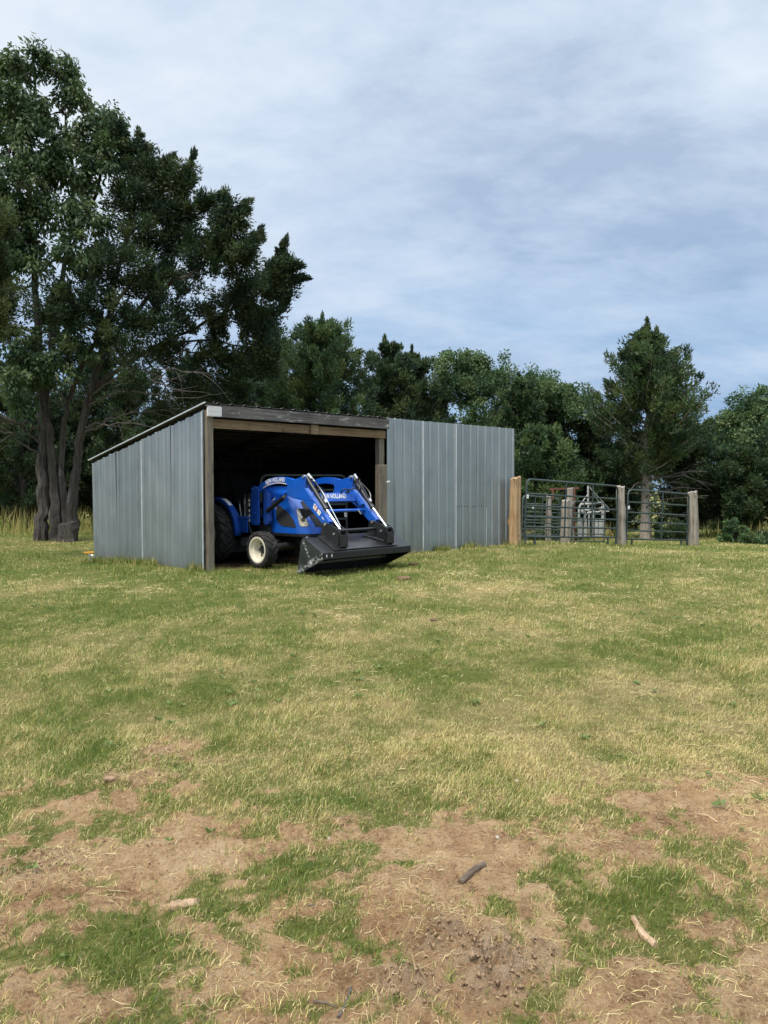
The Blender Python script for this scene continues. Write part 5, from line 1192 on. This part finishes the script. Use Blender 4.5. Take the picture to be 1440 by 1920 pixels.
# small crumbs of soil
def clods():
    r_ = np.random.default_rng(531); N = 60000; y = np.sqrt(1.6 + 20*r_.uniform(0, 1, N)); x = r_.uniform(-1, 1, N)*(y*.56 + .4)
    b, _, _, _ = cover(x, y); c = emapc(x, y); k = r_.uniform(0, 1, N) < (b*.30 + c*.9); x, y, c = x[k], y[k], c[k]; N = len(x)
    s = r_.uniform(.0015, .008, N)*r_.uniform(.4, 1, N)*(1 + 2.0*c*r_.uniform(0, 1, N)); z = ground_z(x, y) + s*.25
    U_ = np.array([(1, 0, -.3), (-.5, .87, -.3), (-.5, -.87, -.3), (0, 0, 1.0)], float)
    V = (U_[None]*r_.uniform(.55, 1.4, (N, 4, 1))*s[:, None, None]); a = r_.uniform(0, 6.28, N); ca, sa = np.cos(a)[:, None], np.sin(a)[:, None]
    V = np.stack([V[..., 0]*ca - V[..., 1]*sa, V[..., 0]*sa + V[..., 1]*ca, V[..., 2]], 2) + np.stack([x, y, z], 1)[:, None]
    F = np.array([(0, 1, 3), (1, 2, 3), (2, 0, 3), (2, 1, 0)])
    T = (F[None] + (np.arange(N)*4)[:, None, None]).reshape(-1, 3)
    tag(np_mesh('soil_crumbs', V.reshape(-1, 3), tris=T, mat=M['clod']), 'crumbs and small clods of dry soil', 'soil', kind='stuff')
clods()
def gpos(px, py, up=0.0):
    x, y = hit(px, py); return Vector((x, y, float(ground_z(np.array([x]), np.array([y]))[0]) + up))
def stick(name, pts, r0, r1, mat, label, seed, n=9, sub=5, cat='stick'):
    r_ = np.random.default_rng(seed); P = [gpos(*q) for q in pts]; c = sum(P, Vector())/len(P); Q, RR_ = [], []
    for i in range(len(P)-1):
        for k in range(sub): t = k/sub; Q.append(P[i].lerp(P[i+1], t) - c + Vector(r_.normal(0, r0*.10, 3)))
    Q.append(P[-1]-c); m = len(Q); d = (Q[-1]-Q[0]).normalized(); ang = math.atan2(d.y, d.x); Rm = Matrix.Rotation(-ang, 3, 'Z')
    mb = MB().tube([Rm @ q for q in Q], [(r0 + (r1-r0)*i/(m-1))*r_.uniform(.86, 1.12) for i in range(m)], n)
    o = mb.build(name, mat, None, smooth=50, loc=c + Vector((0, 0, min(r0, r1)*.55))); o.rotation_euler = (0, 0, ang); return tag(o, label, cat)
stick('bark_piece', [(862, 1666), (884, 1650), (906, 1634)], .014, .012, M['stick_d'], 'dark weathered bark piece lying on the bare soil', 1, cat='bark')
stick('bent_stick', [(1186, 1722), (1196, 1740), (1207, 1754), (1228, 1772)], .011, .015, M['stick_l'], 'short bent tan stick lying in the green patch at lower right', 2)
stick('thin_stick', [(1306, 1536), (1325, 1539), (1344, 1547)], .006, .005, M['stick_l'], 'thin pale stick on the bare soil at the right edge', 3)
stick('wood_chunk', [(318, 1703), (345, 1702), (370, 1699)], .018, .018, M['stick_l'], 'thick brown chunk of wood half sunk at lower left', 4, cat='wood chunk')
stick('grey_twig', [(632, 1914), (646, 1890), (656, 1860)], .005, .004, M['twig'], 'grey twig lying at the bottom edge of the photo', 5, cat='twig')
stick('brown_twig', [(586, 1886), (610, 1888), (630, 1893)], .005, .004, M['stick_d'], 'short brown twig left of the grey twig at the bottom edge', 6, cat='twig')
stick('thin_twig', [(575, 1700), (625, 1697), (675, 1694)], .003, .002, M['twig'], 'thin twig across the green patch left of centre', 7, cat='twig')
def lump(name, px, py, r, flat, mat, label, cat, seed):
    r_ = np.random.default_rng(seed); bm = bmesh.new(); bmesh.ops.create_icosphere(bm, subdivisions=3, radius=1)
    o3 = r_.uniform(0, 50, 3)
    for v in bm.verts:
        q = v.co; k = 1 + .9*(float(fbm(np.array([q.x*1.6+o3[0]]), np.array([q.y*1.6+q.z*1.3+o3[1]]), seed)[0])-.5) + .35*(float(fbm(np.array([q.x*5+o3[1]]), np.array([q.y*5+q.z*4]), seed+3)[0])-.5)
        v.co = Vector((q.x*k*r, q.y*k*r*.8, q.z*k*r*flat))
    me = bpy.data.meshes.new(name); bm.to_mesh(me); bm.free(); me.materials.append(mat); me.polygons.foreach_set('use_smooth', [True]*len(me.polygons))
    o = bpy.data.objects.new(name, me); COL.objects.link(o); o.location = gpos(px, py, r*flat*.35); o.rotation_euler.z = r_.uniform(0, 6); return tag(o, label, cat)
lump('dung_pat', 757, 1087, .105, .38, M['pat'], 'dried brown cow pat in the grass right of the bucket', 'cow pat', 1)
lump('dung_pat', 775, 1060, .085, .38, M['pat'], 'dried cow pat close to the front wall beside the bucket', 'cow pat', 2)
lump('soil_lump', 735, 1862, .020, .6, M['clod'], 'dark rough soil lump at the bottom centre', 'soil lump', 3)
lump('soil_lump', 205, 1472, .030, .7, M['clod'], 'brown soil lump in the torn ground at left', 'soil lump', 4)
lump('paper_scrap', 931, 1575, .010, .8, M['stone'], 'small crumpled white scrap at the lawn edge', 'litter', 5)
lump('pebble', 968, 1464, .011, .7, M['stone'], 'pale grey stone in the lawn near the bare soil', 'stone', 6)
lump('pebble', 615, 1570, .008, .8, M['stone'], 'small tan stone at the edge of the lawn left of centre', 'stone', 7)
lump('soil_lump', 812, 1164, .045, .3, M['pat'], 'small brown clod alone in the lawn right of centre', 'clod', 8)
